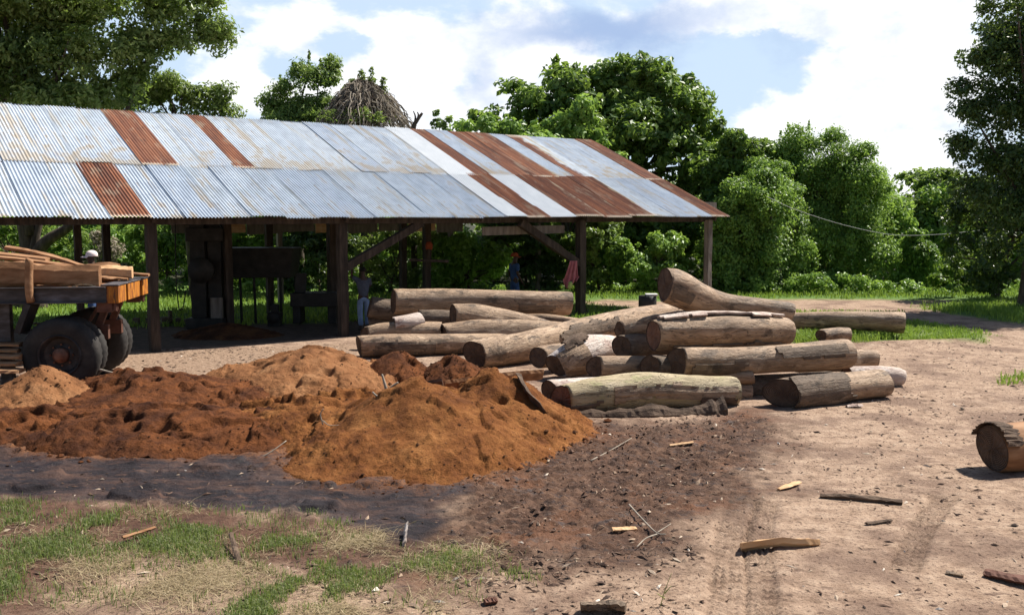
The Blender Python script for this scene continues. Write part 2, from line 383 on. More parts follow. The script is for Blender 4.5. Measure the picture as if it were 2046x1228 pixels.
FARG = gpoly((-1500, 600), (1120, 600), (1300, 601), (1500, 600), (1700, 598), (1860, 602), (1830, 615), (2046, 650), (2700, 660), (3200, 520), (1700, 460), (-1500, 460))
DRIVE = gpoly((1170, 603), (1300, 603), (1500, 601), (1700, 599), (1890, 600), (1900, 607), (1700, 612), (1560, 625), (1420, 622), (1300, 612), (1170, 608))
TRACKS = [(G(1490, 985), G(1420, 1300), .16), (G(1535, 985), G(1500, 1300), .13), (G(1180, 915), G(1330, 850), .13), (G(1900, 980), G(1790, 1150), .13)]
SHEDSHADE = gpoly((-600, 700), (300, 704), (690, 672), (1100, 640), (1250, 612), (1000, 612), (640, 646), (-600, 662))

def ground_z(x, y, fine=True):
    z = .035 * fbm2(x, y, .35, 3, 11)
    near = 1 - sstep(y, 18, 30)
    if not fine: return z * near
    n1 = fbm2(x, y, .9, 3, 5) * .5
    wet = sstep(-poly_sd(x, y, WET) + n1 * 1.0, -.5, .6)
    mud = sstep(-poly_sd(x, y, MUD) + n1 * .3, -.15, .25)
    clod = fbm2(x, y, 7, 4, 21, .6)
    z = z + near * (.010 * fbm2(x, y, 2.6, 4, 31) + wet * (1 - mud) * (.062 * np.abs(clod) * 1.6 + .035 * fbm2(x, y, 3, 3, 41) + .016 * fbm2(x, y, 17, 2, 45)) + mud * (.05 * fbm2(x, y, 2.0, 4, 51) + .022 * np.maximum(0, fbm2(x, y, 7, 3, 53)) * 2 + .05 * sstep(fbm2(x, y, 1.5, 3, 55), .25, .32))
                    + (1 - wet) * (1 - mud) * (.007 * fbm2(x, y, 11, 3, 61) + .010 * np.maximum(0, fbm2(x, y, 6, 3, 66) - .1)))
    for a, b, wd in TRACKS:
        s_, n_, L = seg_d(x, y, a[:2], b[:2])
        n_ = n_ + .05 * np.sin(s_ * 1.3)
        m = (1 - sstep(np.abs(n_), wd * .8, wd * 1.25)) * sstep(s_, 0, .4) * (1 - sstep(s_, L - .4, L))
        ph = np.sin(s_ * 2 * math.pi / .11 + np.sign(n_) * 1.4 + np.abs(n_) * 18)
        lug = sstep(ph, -.2, .5) * (np.sin(n_ / wd * 7.5) ** 2)
        z = z + m * (-.035 + .052 * lug * (.55 + .45 * fbm2(x, y, 3, 2, 77)))
    # low earth berm beyond the pile on the right
    s_, n_, L = seg_d(x, y, G(1690, 694)[:2], G(2250, 668)[:2])
    z = z + .11 * np.exp(-(n_ / .28) ** 2) * sstep(s_, 0, .8)
    return z

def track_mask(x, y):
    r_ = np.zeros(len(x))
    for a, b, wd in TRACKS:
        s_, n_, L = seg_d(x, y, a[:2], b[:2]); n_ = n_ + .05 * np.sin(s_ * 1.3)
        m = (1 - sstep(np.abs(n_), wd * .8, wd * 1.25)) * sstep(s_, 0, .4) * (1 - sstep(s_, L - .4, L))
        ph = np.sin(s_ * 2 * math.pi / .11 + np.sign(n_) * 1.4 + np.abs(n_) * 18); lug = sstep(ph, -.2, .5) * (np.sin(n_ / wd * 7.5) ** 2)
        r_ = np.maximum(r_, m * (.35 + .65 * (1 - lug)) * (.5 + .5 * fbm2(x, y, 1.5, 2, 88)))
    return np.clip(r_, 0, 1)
def axis(stops):
    r = []
    for (a, b, n) in stops: r.append(np.linspace(a, b, n, endpoint=False))
    return np.concatenate(r + [[stops[-1][1]]])
gx = axis([(-400, -60, 14), (-60, -22, 24), (-22, -9, 120), (-9, 9, 620), (9, 20, 140), (20, 60, 24), (60, 400, 14)])
gy = axis([(-40, 5.5, 12), (5.5, 6.6, 10), (6.6, 12.5, 270), (12.5, 19, 150), (19, 32, 110), (32, 60, 50), (60, 120, 10), (120, 900, 10)])
X, Y = np.meshgrid(gx, gy); x = X.ravel(); y = Y.ravel()
z = ground_z(x, y)
nxg, nyg = len(gx), len(gy)
ii = (np.arange(nyg - 1)[:, None] * nxg + np.arange(nxg - 1)[None]).ravel()
Q = np.c_[ii, ii + 1, ii + 1 + nxg, ii + nxg]
nA = fbm2(x, y, .8, 4, 101); nB = fbm2(x, y, 3.5, 4, 111)
def msk(poly, lo, hi, k1=.35, k2=.15): return sstep(-poly_sd(x, y, poly) + nA * k1 + nB * k2, lo, hi)
mud = msk(MUD, -.1, .18, .3, .2); wet = msk(WET, -.75, .55, 1.0, .6); wet = np.maximum(wet, msk(WET2, -.1, .3)); red = msk(RED, -.55, .25, .4, .35)
wet = np.maximum(wet, .9 * msk(WET3, -.1, .3))
chip = msk(CHIP, -.2, .4); lawn = np.maximum.reduce([msk(LAWN, -.5, .3, .5, .3), msk(LAWN2, -.3, .3, .5, .4) * .8, sstep(-poly_sd(x, y, FARG) + nA * 1.0, -.5, .6)])
drv = msk(DRIVE, -.25, .25, .6, .1); lawn = lawn * (1 - drv)
shs = msk(SHEDSHADE, -.4, .4)
spill = np.zeros(len(x))
for (px_, py_, Y_, rx_, ry_) in ((78, 738, 14.9, 1.0, 1.1), (300, 740, 15.3, 1.9, 1.7), (620, 702, 17, 1.75, 1.9), (330, 830, 12.95, 2.0, 1.2), (640, 810, 13.6, 1.5, 1.3), (838, 772, 12.6, 1.75, 2.0), (985, 748, 13.3, 1.35, 1.45)):
    q_ = P(px_, py_, Y_); r_ = np.hypot((x - q_[0]) / rx_, (y - q_[1]) / ry_) + nA * .22 + nB * .16; spill = np.maximum(spill, 1 - sstep(r_, 1.0, 1.28))
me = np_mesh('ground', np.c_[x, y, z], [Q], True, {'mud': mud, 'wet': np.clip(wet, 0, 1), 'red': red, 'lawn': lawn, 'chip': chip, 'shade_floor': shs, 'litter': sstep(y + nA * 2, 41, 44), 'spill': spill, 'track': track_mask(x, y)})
m, t = new_mat('yard_soil')
tc = t.n('ShaderNodeTexCoord').outputs['Object']
def at(nm): return t.attr(nm).outputs['Fac']
big = t.noise(tc, .9, 6, .6); mid = t.noise(tc, 4.5, 7, .65); fin = t.noise(tc, 24, 6, .7); stre = t.noise(t.mapping(tc, (1, 3.2, 1)), 3.0, 6, .65)
sand = t.ramp(mid, [(.28, (.155, .096, .063)), (.43, (.295, .198, .137)), (.58, (.385, .27, .192)), (.78, (.46, .34, .25))])
sand = t.mix(t.math('MULTIPLY', t.smooth(big, .46, .62), .8), sand, (.165, .103, .074))
sand = t.mix(t.math('MULTIPLY', t.smooth(stre, .57, .67), .75), sand, (.105, .062, .045))
sand = t.mix(t.math('MULTIPLY', t.smooth(fin, .53, .64), .85), sand, (.085, .05, .035))
wetc = t.ramp(mid, [(.3, (.028, .015, .011)), (.47, (.070, .037, .024)), (.6, (.115, .062, .039)), (.75, (.19, .115, .077))])
wetc = t.mix(t.math('MULTIPLY', t.smooth(big, .53, .62), .6), wetc, (.15, .066, .034))
wetc = t.mix(t.math('MULTIPLY', t.smooth(stre, .55, .66), .75), wetc, (.036, .026, .026))
wetc = t.mix(t.math('MULTIPLY', t.smooth(fin, .58, .70), .8), wetc, (.24, .16, .115))
mudc = t.ramp(t.noise(t.mapping(tc, (1, 2.4, 1)), 1.6, 7, .6), [(.3, (.007, .005, .007)), (.46, (.017, .012, .015)), (.56, (.042, .024, .021)), (.72, (.085, .046, .034))])
mudc = t.mix(t.math('MULTIPLY', t.smooth(fin, .54, .64), .6), mudc, (.012, .009, .010)); mudc = t.mix(t.math('MULTIPLY', t.smooth(stre, .56, .66), .6), mudc, (.12, .062, .042))
redc = t.ramp(mid, [(.3, (.045, .022, .015)), (.5, (.095, .048, .031)), (.75, (.16, .09, .06))])
chipc = t.ramp(t.noise(t.mapping(tc, (1.5, 3, 1)), 7, 6, .7), [(.3, (.10, .06, .04)), (.5, (.25, .165, .11)), (.62, (.38, .27, .19)), (.75, (.5, .38, .28))])
grassc = t.ramp(mid, [(.3, (.05, .10, .018)), (.6, (.11, .19, .035)), (.8, (.20, .22, .07))])
col = t.mix(at('red'), sand, redc); col = t.mix(at('chip'), col, chipc); col = t.mix(at('wet'), col, wetc)
col = t.mix(at('mud'), col, mudc); col = t.mix(t.math('MULTIPLY', at('spill'), t.smooth(fin, .38, .52)), col, t.ramp(mid, [(.3, (.07, .028, .014)), (.6, (.19, .075, .026))])); col = t.mix(at('lawn'), col, grassc)
col = t.mix(t.math('MULTIPLY', at('track'), .48), col, (.10, .063, .046))  # tread marks darkened: damp soil plus painted shade of the lugs
col = t.mix(at('shade_floor'), col, t.ramp(mid, [(.3, (.04, .028, .022)), (.7, (.12, .085, .065))])); col = t.mix(at('litter'), col, (.028, .030, .014))  # floor under the shed is coloured darker to deepen its shade
wetness = t.math('MAXIMUM', at('mud'), t.math('MULTIPLY', at('wet'), t.math('MULTIPLY', t.smooth(stre, .5, .66), .9)))
rough = t.math('SUBTRACT', .95, t.math('MULTIPLY', wetness, t.math('ADD', .12, t.math('MULTIPLY', t.smooth(big, .46, .6), .38))))
vf = t.noise(tc, 75, 4, .7)
col = t.mix(t.math('MULTIPLY', t.smooth(vf, .60, .70), .55), col, (.05, .03, .022)); col = t.mix(t.math('MULTIPLY', t.smooth(vf, .40, .30), .30), col, (.42, .31, .24))
b0 = t.bump(vf, .5, .012); b1 = t.bump(fin, .8, .03, b0); b2 = t.bump(mid, .7, .06, b1)
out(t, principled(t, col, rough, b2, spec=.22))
ground = tag(link('ground', me, m), kind='structure')

# ------------------------------------------------------------------ sawdust heaps
m, t = new_mat('orange_sawdust'); M['dust'] = m
def dust(name, tint):
    m, t = new_mat(name)
    tc = t.n('ShaderNodeTexCoord').outputs['Object']
    a = t.noise(tc, 2.2, 7, .62); b = t.noise(t.mapping(tc, (1, 1, 1), (5, 9, 2)), 9, 7, .65); f = t.noise(tc, 38, 5, .7)
    c1, c2, c3, c4 = tint
    col = t.ramp(a, [(.32, c1), (.48, c2), (.62, c3), (.78, c4)])
    col = t.mix(t.math('MULTIPLY', t.smooth(b, .56, .66), .55), col, c1)
    col = t.mix(t.math('MULTIPLY', t.smooth(f, .58, .68), .8), col, (.05, .021, .012))
    col = t.mix(t.math('MULTIPLY', t.smooth(t.noise(tc, 60, 3), .70, .76), .5), col, (.5, .33, .18))
    n0 = t.bump(t.noise(tc, 95, 3, .7), .7, .012); n1 = t.bump(f, 1.0, .03, n0); n2 = t.bump(b, .9, .05, n1)
    out(t, principled(t, col, .95, n2, spec=.1)); return m
M['dust'] = dust('orange_sawdust', ((0.094, 0.034, 0.014), (0.195, 0.073, 0.023), (0.273, 0.113, 0.037), (0.343, 0.156, 0.056)))
M['dust_red'] = dust('damp_red_sawdust', ((0.042, 0.017, 0.011), (0.104, 0.038, 0.016), (0.168, 0.059, 0.021), (0.230, 0.090, 0.034)))
M['dust_tan'] = dust('dry_tan_sawdust', ((0.151, 0.066, 0.030), (0.257, 0.113, 0.048), (0.318, 0.152, 0.068), (0.371, 0.195, 0.095)))
M['dust_dark'] = dust('dark_brown_sawdust', ((0.034, 0.017, 0.011), (0.085, 0.038, 0.019), (0.145, 0.064, 0.027), (0.212, 0.102, 0.047)))

HEAPS = []
def heap(label, cx, cy, h, rx, ry, mat, rot=0., seed=0, rough=.05, p=1.15, ridge=0., pits=0, res=.027, cone=.12, extra=()):
    n1 = int(2.3 * rx / res); n2 = int(2.3 * ry / res)
    gx_, gy_ = np.meshgrid(np.linspace(-1.15 * rx, 1.15 * rx, n1), np.linspace(-1.15 * ry, 1.15 * ry, n2))
    lx, ly = gx_.ravel(), gy_.ravel(); ca, sa = math.cos(rot), math.sin(rot)
    wx, wy = cx + lx * ca - ly * sa, cy + lx * sa + ly * ca
    e = .16 * fbm2(wx, wy, 1.1, 3, seed + 3) + .05 * fbm2(wx, wy, 4, 2, seed + 4)
    r = np.sqrt((lx / rx) ** 2 + (ly / ry) ** 2); 
    r = np.sqrt(r * r + cone ** 2) - cone + e * np.clip(r * 2, 0, 1)
    zz = h * np.maximum(1 - r, -.12) ** 1.0 if p == 1 else h * np.sign(1 - r) * np.abs(1 - r) ** p
    for (ex, ey, eh, er) in extra:                       # secondary humps in world metres
        d_ = np.hypot(wx - ex, wy - ey) / er; zz = np.maximum(zz, eh * (1 - np.sqrt(d_ ** 2 + .02)) + .04 * fbm2(wx, wy, 2, 2, seed + 9))
    edge = sstep(1.1 - r, 0, .35)
    cl = fbm2(wx, wy, 6, 5, seed + 5, .62)
    wq = fbm2(wx, wy, 1.7, 3, seed + 15); step = np.round(wq * 3.2 + .35 * fbm2(wx, wy, 5, 2, seed + 16)) / 3.2
    wq2 = fbm2(wx, wy, 1.25, 3, seed + 25); stp2 = sstep(wq2 + .08 * fbm2(wx, wy, 6, 2, seed + 26), -.02, .03)
    zz = zz + edge * rough * (.55 * wq + .35 * step + 1.1 * stp2)
    zz = zz + edge * (rough * .45 * cl + rough * .5 * np.abs(fbm2(wx, wy, 3, 3, seed + 6)) + (.35 + sstep(r, .5, .95)) * (.018 + rough * .35) * np.maximum(0, fbm2(wx, wy, 15, 3, seed + 7, .65)) * 2.4)
    rr = np.random.default_rng(seed)
    for k in range(pits):
        a = rr.uniform(0, 2 * math.pi); q = rr.uniform(.15, .8)
        qx, qy = cx + math.cos(a) * q * rx, cy + math.sin(a) * q * ry
        wdx, wdy = rr.uniform(.05, .13), rr.uniform(.04, .10)
        zz -= rr.uniform(.05, .16) * np.exp(-(((wx - qx) / wdx + .35 * cl) ** 2 + ((wy - qy) / wdy + .3 * wq) ** 2) ** 1.6)
        zz += .03 * np.exp(-(((wx - qx - .1) / .1) ** 2 + ((wy - qy - .08) / .09) ** 2))
    zz = np.where(r > 1.02, np.minimum(zz, -.04 - .1 * (r - 1.02)), zz)
    idx = (np.arange(n2 - 1)[:, None] * n1 + np.arange(n1 - 1)[None]).ravel()
    Q = np.c_[idx, idx + 1, idx + 1 + n1, idx + n1]
    keep = (r[Q].min(1) < 1.12)
    Q = Q[keep]; used = np.unique(Q); mp = np.full(len(wx), -1); mp[used] = np.arange(len(used))
    o = link('sawdust_heap', np_mesh('sawdust_heap', np.c_[wx - cx, wy - cy, zz][used], [mp[Q]]), mat, loc=(cx, cy, 0))
    tag(o, label, 'sawdust heap', 'sawdust heaps dumped in front of the shed')
    HEAPS.append((wx.reshape(gx_.shape), wy.reshape(gx_.shape), zz.reshape(gx_.shape), cx, cy, rx, ry, rot))
    return o
def heap_z(x_, y_):
    best = 0.
    for wx, wy, zz, cx, cy, rx, ry, rot in HEAPS:
        if abs(x_ - cx) < 1.2 * max(rx, ry) and abs(y_ - cy) < 1.2 * max(rx, ry):
            d = (wx - x_) ** 2 + (wy - y_) ** 2; k = d.argmin()
            if d.flat[k] < .01: best = max(best, zz.flat[k])
    return best
def hp(px, py, Y): q = P(px, py, Y); return q[0], q[1]
cx, cy = hp(78, 738, 14.9); heap('smooth light orange sawdust heap in front of the trailer wheel at the left edge', cx, cy, .62, 1.02, 1.1, M['dust_tan'], 0, 1, .035, 1.05, pits=3)
cx, cy = hp(300, 740, 15.3); heap('low dark red sawdust bank between the trailer wheels and the black mud', cx, cy, .46, 1.9, 1.7, M['dust_red'], 0, 2, .075, 1.0, pits=22, extra=[(cx - .3, cy + .2, .52, 1.3)])
cx, cy = hp(620, 702, 17.0); heap('broad tan and brown sawdust heap below the shed post, left of the grey log', cx, cy, .64, 1.75, 1.9, M['dust_tan'], 0, 3, .05, 1.0, pits=10, extra=[(cx - 1.1, cy - .2, .42, 1.2)])
cx, cy = hp(792, 704, 17.2); heap('small dark red sawdust heap touching the end of the grey log', cx, cy, .56, .72, .8, M['dust_red'], 0, 4, .055, 1.0, pits=4)
cx, cy = hp(905, 712, 17.2); heap('small reddish sawdust heap between the two big log ends', cx, cy, .48, .75, .7, M['dust_red'], 0, 5, .05, 1.0, pits=4)
cx, cy = hp(330, 830, 12.95); heap('flattened damp sawdust spread along the edge of the black mud', cx, cy, .30, 2.0, 1.2, M['dust_red'], 0, 6, .08, .8, pits=26)
cx, cy = hp(30, 855, 13.3); heap('low dark red sawdust skirt at the left edge between the light heap and the mud', cx, cy, .24, 1.35, 1.0, M['dust_red'], 0, 10, .07, .85, pits=12)
cx, cy = hp(640, 810, 13.6); heap('lumpy dug-over red sawdust in the middle of the heaps, full of holes', cx, cy, .36, 1.5, 1.3, M['dust'], 0, 7, .105, .85, pits=26)
cx, cy = hp(838, 772, 12.6); heap('tallest orange sawdust heap at the front, spilling onto the black mud', cx, cy, .80, 1.75, 2.0, M['dust'], .25, 8, .055, 1.25, pits=10, extra=[(cx - .55, cy - .8, .46, 1.0), (cx + .25, cy - .95, .40, .9)])
cx, cy = hp(985, 748, 13.3); heap('steep orange sawdust heap at the right, beside the front log', cx, cy, .80, 1.40, 1.45, M['dust'], -.1, 9, .065, 1.35, pits=9)
# ------------------------------------------------------------------ the open shed
SA = np.array([-8.047, 21.12, 0.]); U = np.array([.80531, .59285, 0.]); Vd = np.array([-.59285, .80531, 0.])
ZUP = np.array([0, 0, 1.])
def S(tt, ww, zz): return SA + U * tt + Vd * ww + ZUP * zz
EAVE_W, RIDGE_W, EAVE_Z, RIDGE_Z = -.4, 6.6, 3.0, 6.0
def roofz(ww):
    return EAVE_Z + (ww - EAVE_W) * (RIDGE_Z - EAVE_Z) / (RIDGE_W - EAVE_W) if ww <= RIDGE_W else RIDGE_Z - (ww - RIDGE_W) * 3.25 / 7.2
shed_o = S(0, 0, 0)
shed = empty('open_shed', tuple(shed_o), 'long open-sided timber shed under a rusty corrugated metal roof', 'shed')
def SL(p): return np.asarray(p) - shed_o

def sheet_mat(name, kind):
    m, t = new_mat(name)
    sa = t.attr('sa').outputs['Fac']; sb = t.attr('sb').outputs['Fac']          # across (m) and down the slope (m)
    rnd = t.n('ShaderNodeObjectInfo').outputs['Random']
    def vec(ka, kb):
        c_ = t.n('ShaderNodeCombineXYZ'); t.put(c_.inputs[0], t.math('MULTIPLY', sa, ka)); t.put(c_.inputs[1], t.math('MULTIPLY', sb, kb)); t.put(c_.inputs[2], t.math('MULTIPLY', rnd, 37.0)); return c_.outputs[0]
    streak = t.noise(vec(7, .35), 1.0, 4, .6); blot = t.noise(vec(3, 1.6), 1.0, 6, .65); speck = t.noise(vec(26, 22), 1.0, 3, .6)
    zinc = t.ramp(blot, [(.3, (.36, .405, .465)), (.5, (.455, .51, .58)), (.7, (.55, .605, .67))])
    tint = t.ramp(rnd, [(0, (.88, .90, .94)), (.5, (1, 1, 1)), (1, (1.08, 1.06, 1.03))]); zinc = t.mix(1.0, zinc, tint, 'MULTIPLY')
    stain = t.ramp(blot, [(.35, (.36, .30, .20)), (.65, (.52, .47, .38))])
    rust = t.ramp(streak, [(.30, (.075, .028, .018)), (.45, (.155, .054, .028)), (.6, (.25, .094, .044)), (.75, (.32, .16, .095))])
    rust = t.mix(t.math('MULTIPLY', t.smooth(blot, .52, .68), .6), rust, (.085, .036, .025))
    rust = t.mix(t.math('MULTIPLY', t.smooth(t.noise(vec(9, .25), 1.3, 3, .5), .60, .68), .5), rust, (.30, .24, .18))
    tip = t.smooth(sb, 3.62, 3.80)
    pale = (.58, .50, .40)
    if kind == 'zinc':
        col = t.mix(t.math('MULTIPLY', t.smooth(streak, .54, .64), .55), zinc, stain)
        col = t.mix(t.math('MULTIPLY', t.smooth(t.math('MULTIPLY', streak, blot), .30, .37), .4), col, (.33, .24, .15))
        fr = t.math('FRACT', t.math('MULTIPLY', sb, .8)); bl_ = t.math('MULTIPLY', t.smooth(t.noise(vec(15, .12), 1.0, 3, .6), .55, .66), t.math('POWER', t.math('SUBTRACT', 1.0, fr), 2.0))
        col = t.mix(t.math('MULTIPLY', bl_, .6), col, (.30, .21, .13))
        col = t.mix(t.math('MULTIPLY', t.smooth(t.math('ADD', t.math('MULTIPLY', sb, .12), t.math('MULTIPLY', blot, 1.1)), .95, 1.1), .7), col, (.36, .29, .20))
        col = t.mix(t.smooth(speck, .735, .76), col, (.12, .09, .07)); rough = .45; metal = .15
    elif kind == 'white':
        col = t.ramp(blot, [(.3, (.58, .61, .64)), (.7, (.70, .72, .74))]); rough = .45; metal = .1
    elif kind == 'rust':
        edg = t.math('MINIMUM', sa, t.math('SUBTRACT', .86, sa))
        col = t.mix(t.smooth(t.math('ADD', t.math('MULTIPLY', edg, 1.0), t.math('MULTIPLY', t.math('SUBTRACT', blot, .5), .6)), -.30, -.17), stain, rust)
        col = t.mix(t.math('MULTIPLY', t.smooth(t.noise(vec(2.4, .7), 1.0, 5, .65), .54, .66), .55), col, (.30, .235, .17))
        col = t.mix(t.smooth(speck, .70, .73), col, (.6, .48, .38))
        col = t.mix(t.math('MULTIPLY', tip, t.smooth(blot, .35, .5)), col, pale); rough = .85; metal = 0
    else:                                                                        # half rusted sheet: rust creeps in along one side
        edge = t.math('ADD', t.math('MULTIPLY', sa, 1.3), t.math('MULTIPLY', t.math('SUBTRACT', blot, .5), 1.2))
        col = t.mix(t.smooth(edge, .45, .75), rust, t.mix(t.smooth(streak, .5, .62), zinc, stain))
        col = t.mix(t.math('MULTIPLY', t.math('SUBTRACT', 1.0, t.smooth(sb, .1, .5)), .7), col, pale); rough = .7; metal = .05
    out(t, principled(t, col, rough, t.bump(blot, .15, .01), metal, .4))
    return m
SM = {k: sheet_mat({'zinc': 'weathered_zinc_sheet', 'white': 'bright_new_sheet', 'rust': 'rusted_sheet', 'half': 'half_rusted_sheet'}[k], k) for k in ('zinc', 'white', 'rust', 'half')}
def roof_sheet(t0, t1, w0, w1, kind, lift, seed, label=None):
    """corrugated sheet between t0..t1 along the shed, from w0 (low) up to w1 (high)"""
    rr = np.random.default_rng(seed); pitch = .0785
    na = max(8, int((t1 - t0) / pitch * 8) + 1); nb = 9
    a = np.linspace(t0, t1, na); b = np.linspace(0, 1, nb)
    A_, B_ = np.meshgrid(a, b); A_ = A_.ravel(); B_ = B_.ravel()
    ww = w1 + (w0 - w1) * B_
    slope = (RIDGE_Z - EAVE_Z) / (RIDGE_W - EAVE_W) if w1 <= RIDGE_W + .01 and w0 <= RIDGE_W else -3.25 / 7.2
    zz = np.array([roofz(q) for q in ww])
    skew = rr.normal(0, .012) * (B_ - .5); sag = .012 * fbm(np.c_[A_ * .8, B_ * 2, np.full(len(A_), seed)], 2, 3) + rr.normal(0, .004)
    nvec = ZUP * math.cos(math.atan(slope)) - Vd * math.sin(math.atan(slope))
    cor = .0165 * np.sin(A_ * 2 * math.pi / pitch)
    endcurl = rr.uniform(-.008, .02) * sstep(B_, .9, 1.0)
    off = cor + lift + sag + endcurl
    V = SA + U * (A_ + skew)[:, None] + Vd * ww[:, None] + ZUP * zz[:, None] + nvec * off[:, None] - shed_o
    idx = (np.arange(nb - 1)[:, None] * na + np.arange(na - 1)[None]).ravel()
    Q = np.c_[idx, idx + na, idx + na + 1, idx + 1]
    L = abs(w1 - w0) / math.cos(math.atan(slope))
    sb = B_ * L + (3.8 - L if kind == 'rust' else 0)
    o = link('roof_sheet', np_mesh('roof_sheet', V, [Q], True, {'sa': A_ - t0, 'sb': sb}), SM[kind], shed)
    if label: o['label'] = label
    return o
UP = [-5.0, -4.1, -3.3, -2.5, -1.7, -.9, -.15, .57, 1.41, 2.15, 2.9, 3.47, 4.2, 5.0, 5.8, 6.6, 7.4, 8.2, 8.9, 9.55, 10.45, 11.1, 11.95, 12.75, 13.75, 14.55, 15.5, 16.3, 17.05, 17.85, 18.7]
UK = {7: 'rust', 10: 'rust', 19: 'white', 20: 'rust', 22: 'rust', 23: 'rust', 25: 'half', 29: 'rust'}
LO = [-5.0, -4.1, -3.3, -2.5, -1.7, -.95, -.15, .65, 1.45, 2.2, 3.0, 3.8, 4.6, 5.4, 6.2, 7.0, 7.8, 8.65, 9.5, 10.2, 11.0, 12.05, 13.1, 14.2, 15.3, 16.2, 17.1, 17.95, 18.72]
LK = {5: 'rust', 18: 'white', 19: 'rust', 20: 'white', 21: 'rust', 22: 'rust', 23: 'rust', 27: 'rust'}
WM = 2.55
KL = {'rust': 'rusted brown roof sheet', 'white': 'bright newer roof sheet', 'half': 'half-rusted roof sheet', 'zinc': None}
for k in range(len(LO) - 1):
    kd = LK.get(k, 'zinc'); roof_sheet(LO[k], LO[k + 1] + .07, EAVE_W - (.04 if k % 3 == 1 else 0), WM + .15, kd, .005 + (.013 if k % 2 else 0) + (.03 if LO[k] > 9.4 else 0), 300 + k, KL[kd])
for k in range(len(UP) - 1):
    kd = UK.get(k, 'zinc'); roof_sheet(UP[k], UP[k + 1] + .07, WM + (.05 if k % 4 == 1 else 0), RIDGE_W + .03, kd, .028 + (.013 if k % 2 else 0) + (.02 if UP[k] > 9.4 else 0), 400 + k, KL[kd])
bb = np.arange(-5.0, 18.8, .95)
for k in range(len(bb)):
    roof_sheet(bb[k], min(bb[k] + 1.02, 18.75), 9.5, RIDGE_W - .02, 'zinc' if k % 5 else 'rust', .01 + (.013 if k % 2 else 0), 500 + k)

def post(name, a, b, w_, mat, seed, h_=None):
    mb = MB(); mb.beam(SL(a), SL(b), w_, h_ or w_, up=U, jitter=.006, seed=seed); return mb.build(name, M[mat], shed)
# front posts stand just behind the eave
for tt, wd in ((-4.6, .22), (0, .21), (4.67, .22), (12.58, .23), (18.22, .19)):
    post('post', S(tt, 0, -.1), S(tt, .02, 2.93), wd, 'post_grey' if tt > 18 else 'post', int(tt * 10) + 100)
# the second row and the rear row
def t_at(px, ww, zz=1.0):
    lo, hi = -12., 40.
    for _ in range(50):
        mm = (lo + hi) / 2; q = S(mm, ww, zz); zc = q[1] * _c - (q[2] - CAMH) * _s
        if 1023 + F * q[0] / zc < px: lo = mm
        else: hi = mm
    return mm
for px, wd in ((160, .16), (457, .2), (664, .22), (853, .2)):
    tt = t_at(px, 3.4); post('post', S(tt, 3.4, -.1), S(tt, 3.4, roofz(3.4) - .12), wd, 'post', px)
for tt in (-4.6, .6, 5.4, 10.2, 18.2):
    post('post', S(tt, 6.6, -.1), S(tt, 6.6, 5.85), .2, 'post', 700 + int(tt * 10))
for px in (1075, 900, 560, 300):
    tt = t_at(px, 9.3); post('post', S(tt, 9.3, -.1), S(tt, 9.3, roofz(9.3) - .1), .17, 'post_grey', 800 + px)
def brace(a, b, wd=.2, seed=5): 
    mb = MB(); mb.beam(SL(a), SL(b), wd, wd * .9, up=Vd, jitter=.006, seed=seed); return mb.build('brace', M['post'], shed)
brace(S(4.75, 0, 1.75), S(7.0, .02, 2.86)); brace(S(12.5, 0, 1.62), S(10.3, .02, 2.86), .21, 6)
def beam(a, b, w_, h_, mat='post', seed=9):
    mb = MB(); mb.beam(SL(a), SL(b), w_, h_, up=ZUP, jitter=.004, seed=seed); return mb.build('roof_beam', M[mat], shed)
beam(S(-5, -.02, 2.93), S(9.5, -.02, 2.93), .16, .16); beam(S(9.35, .16, 2.95), S(18.5, .16, 2.95), .15, .16, seed=10)
beam(S(-5, 3.4, 4.5), S(18.6, 3.4, 4.5), .14, .18, seed=11); beam(S(-5, 6.6, 5.85), S(18.9, 6.6, 5.85), .14, .2, seed=12)
beam(S(-5, 9.3, 4.62), S(18.6, 9.3, 4.62), .14, .16, seed=13); beam(S(-5, 9.15, 2.86), S(18.6, 9.15, 2.86), .12, .13, seed=14)
for k in range(9):
    mb = MB(); mb.beam(SL(S(3.2 + k * 1.25, 9.24, 2.66 - .02 * (k % 3))), SL(S(4.4 + k * 1.25, 9.24, 2.66 + .02 * (k % 2))), .03, .30 + .04 * (k % 3), up=ZUP, jitter=.003, seed=k); mb.build('rear_board', M['plank'] if k % 3 == 1 else M['post_grey'], shed)
beam(S(17.6, 1.1, 3.42), S(19.75, 1.1, 3.42), .14, .24, 'post_grey', 15)
for k, tt in enumerate((-4.6, 0, 4.67, 8.8, 12.58, 18.22)):
    a, b, c_ = S(tt, -.3, roofz(-.3) - .09), S(tt, 6.5, roofz(6.5) - .09), S(tt, 9.45, roofz(9.45) - .09)
    for p_, q_ in ((a, b), (b, c_)):
        mb = MB(); mb.beam(SL(p_), SL(q_), .08, .14, up=ZUP); mb.build('rafter', M['post'], shed)
for k, ww in enumerate((.9, 2.2, 4.6, 5.6, 7.6, 8.6)):
    mb = MB(); mb.beam(SL(S(-5, ww, roofz(ww) - .05)), SL(S(18.65, ww, roofz(ww) - .05)), .07, .05, up=ZUP); mb.build('purlin', M['post'], shed)
mb = MB(); mb.beam(SL(S(9.2, .35, 2.62)), SL(S(12.2, .35, 2.66)), .04, .24, up=ZUP, jitter=.003); o = mb.build('fascia_board', M['post_grey'], shed); o['label'] = 'grey board under the eave beside the brace'

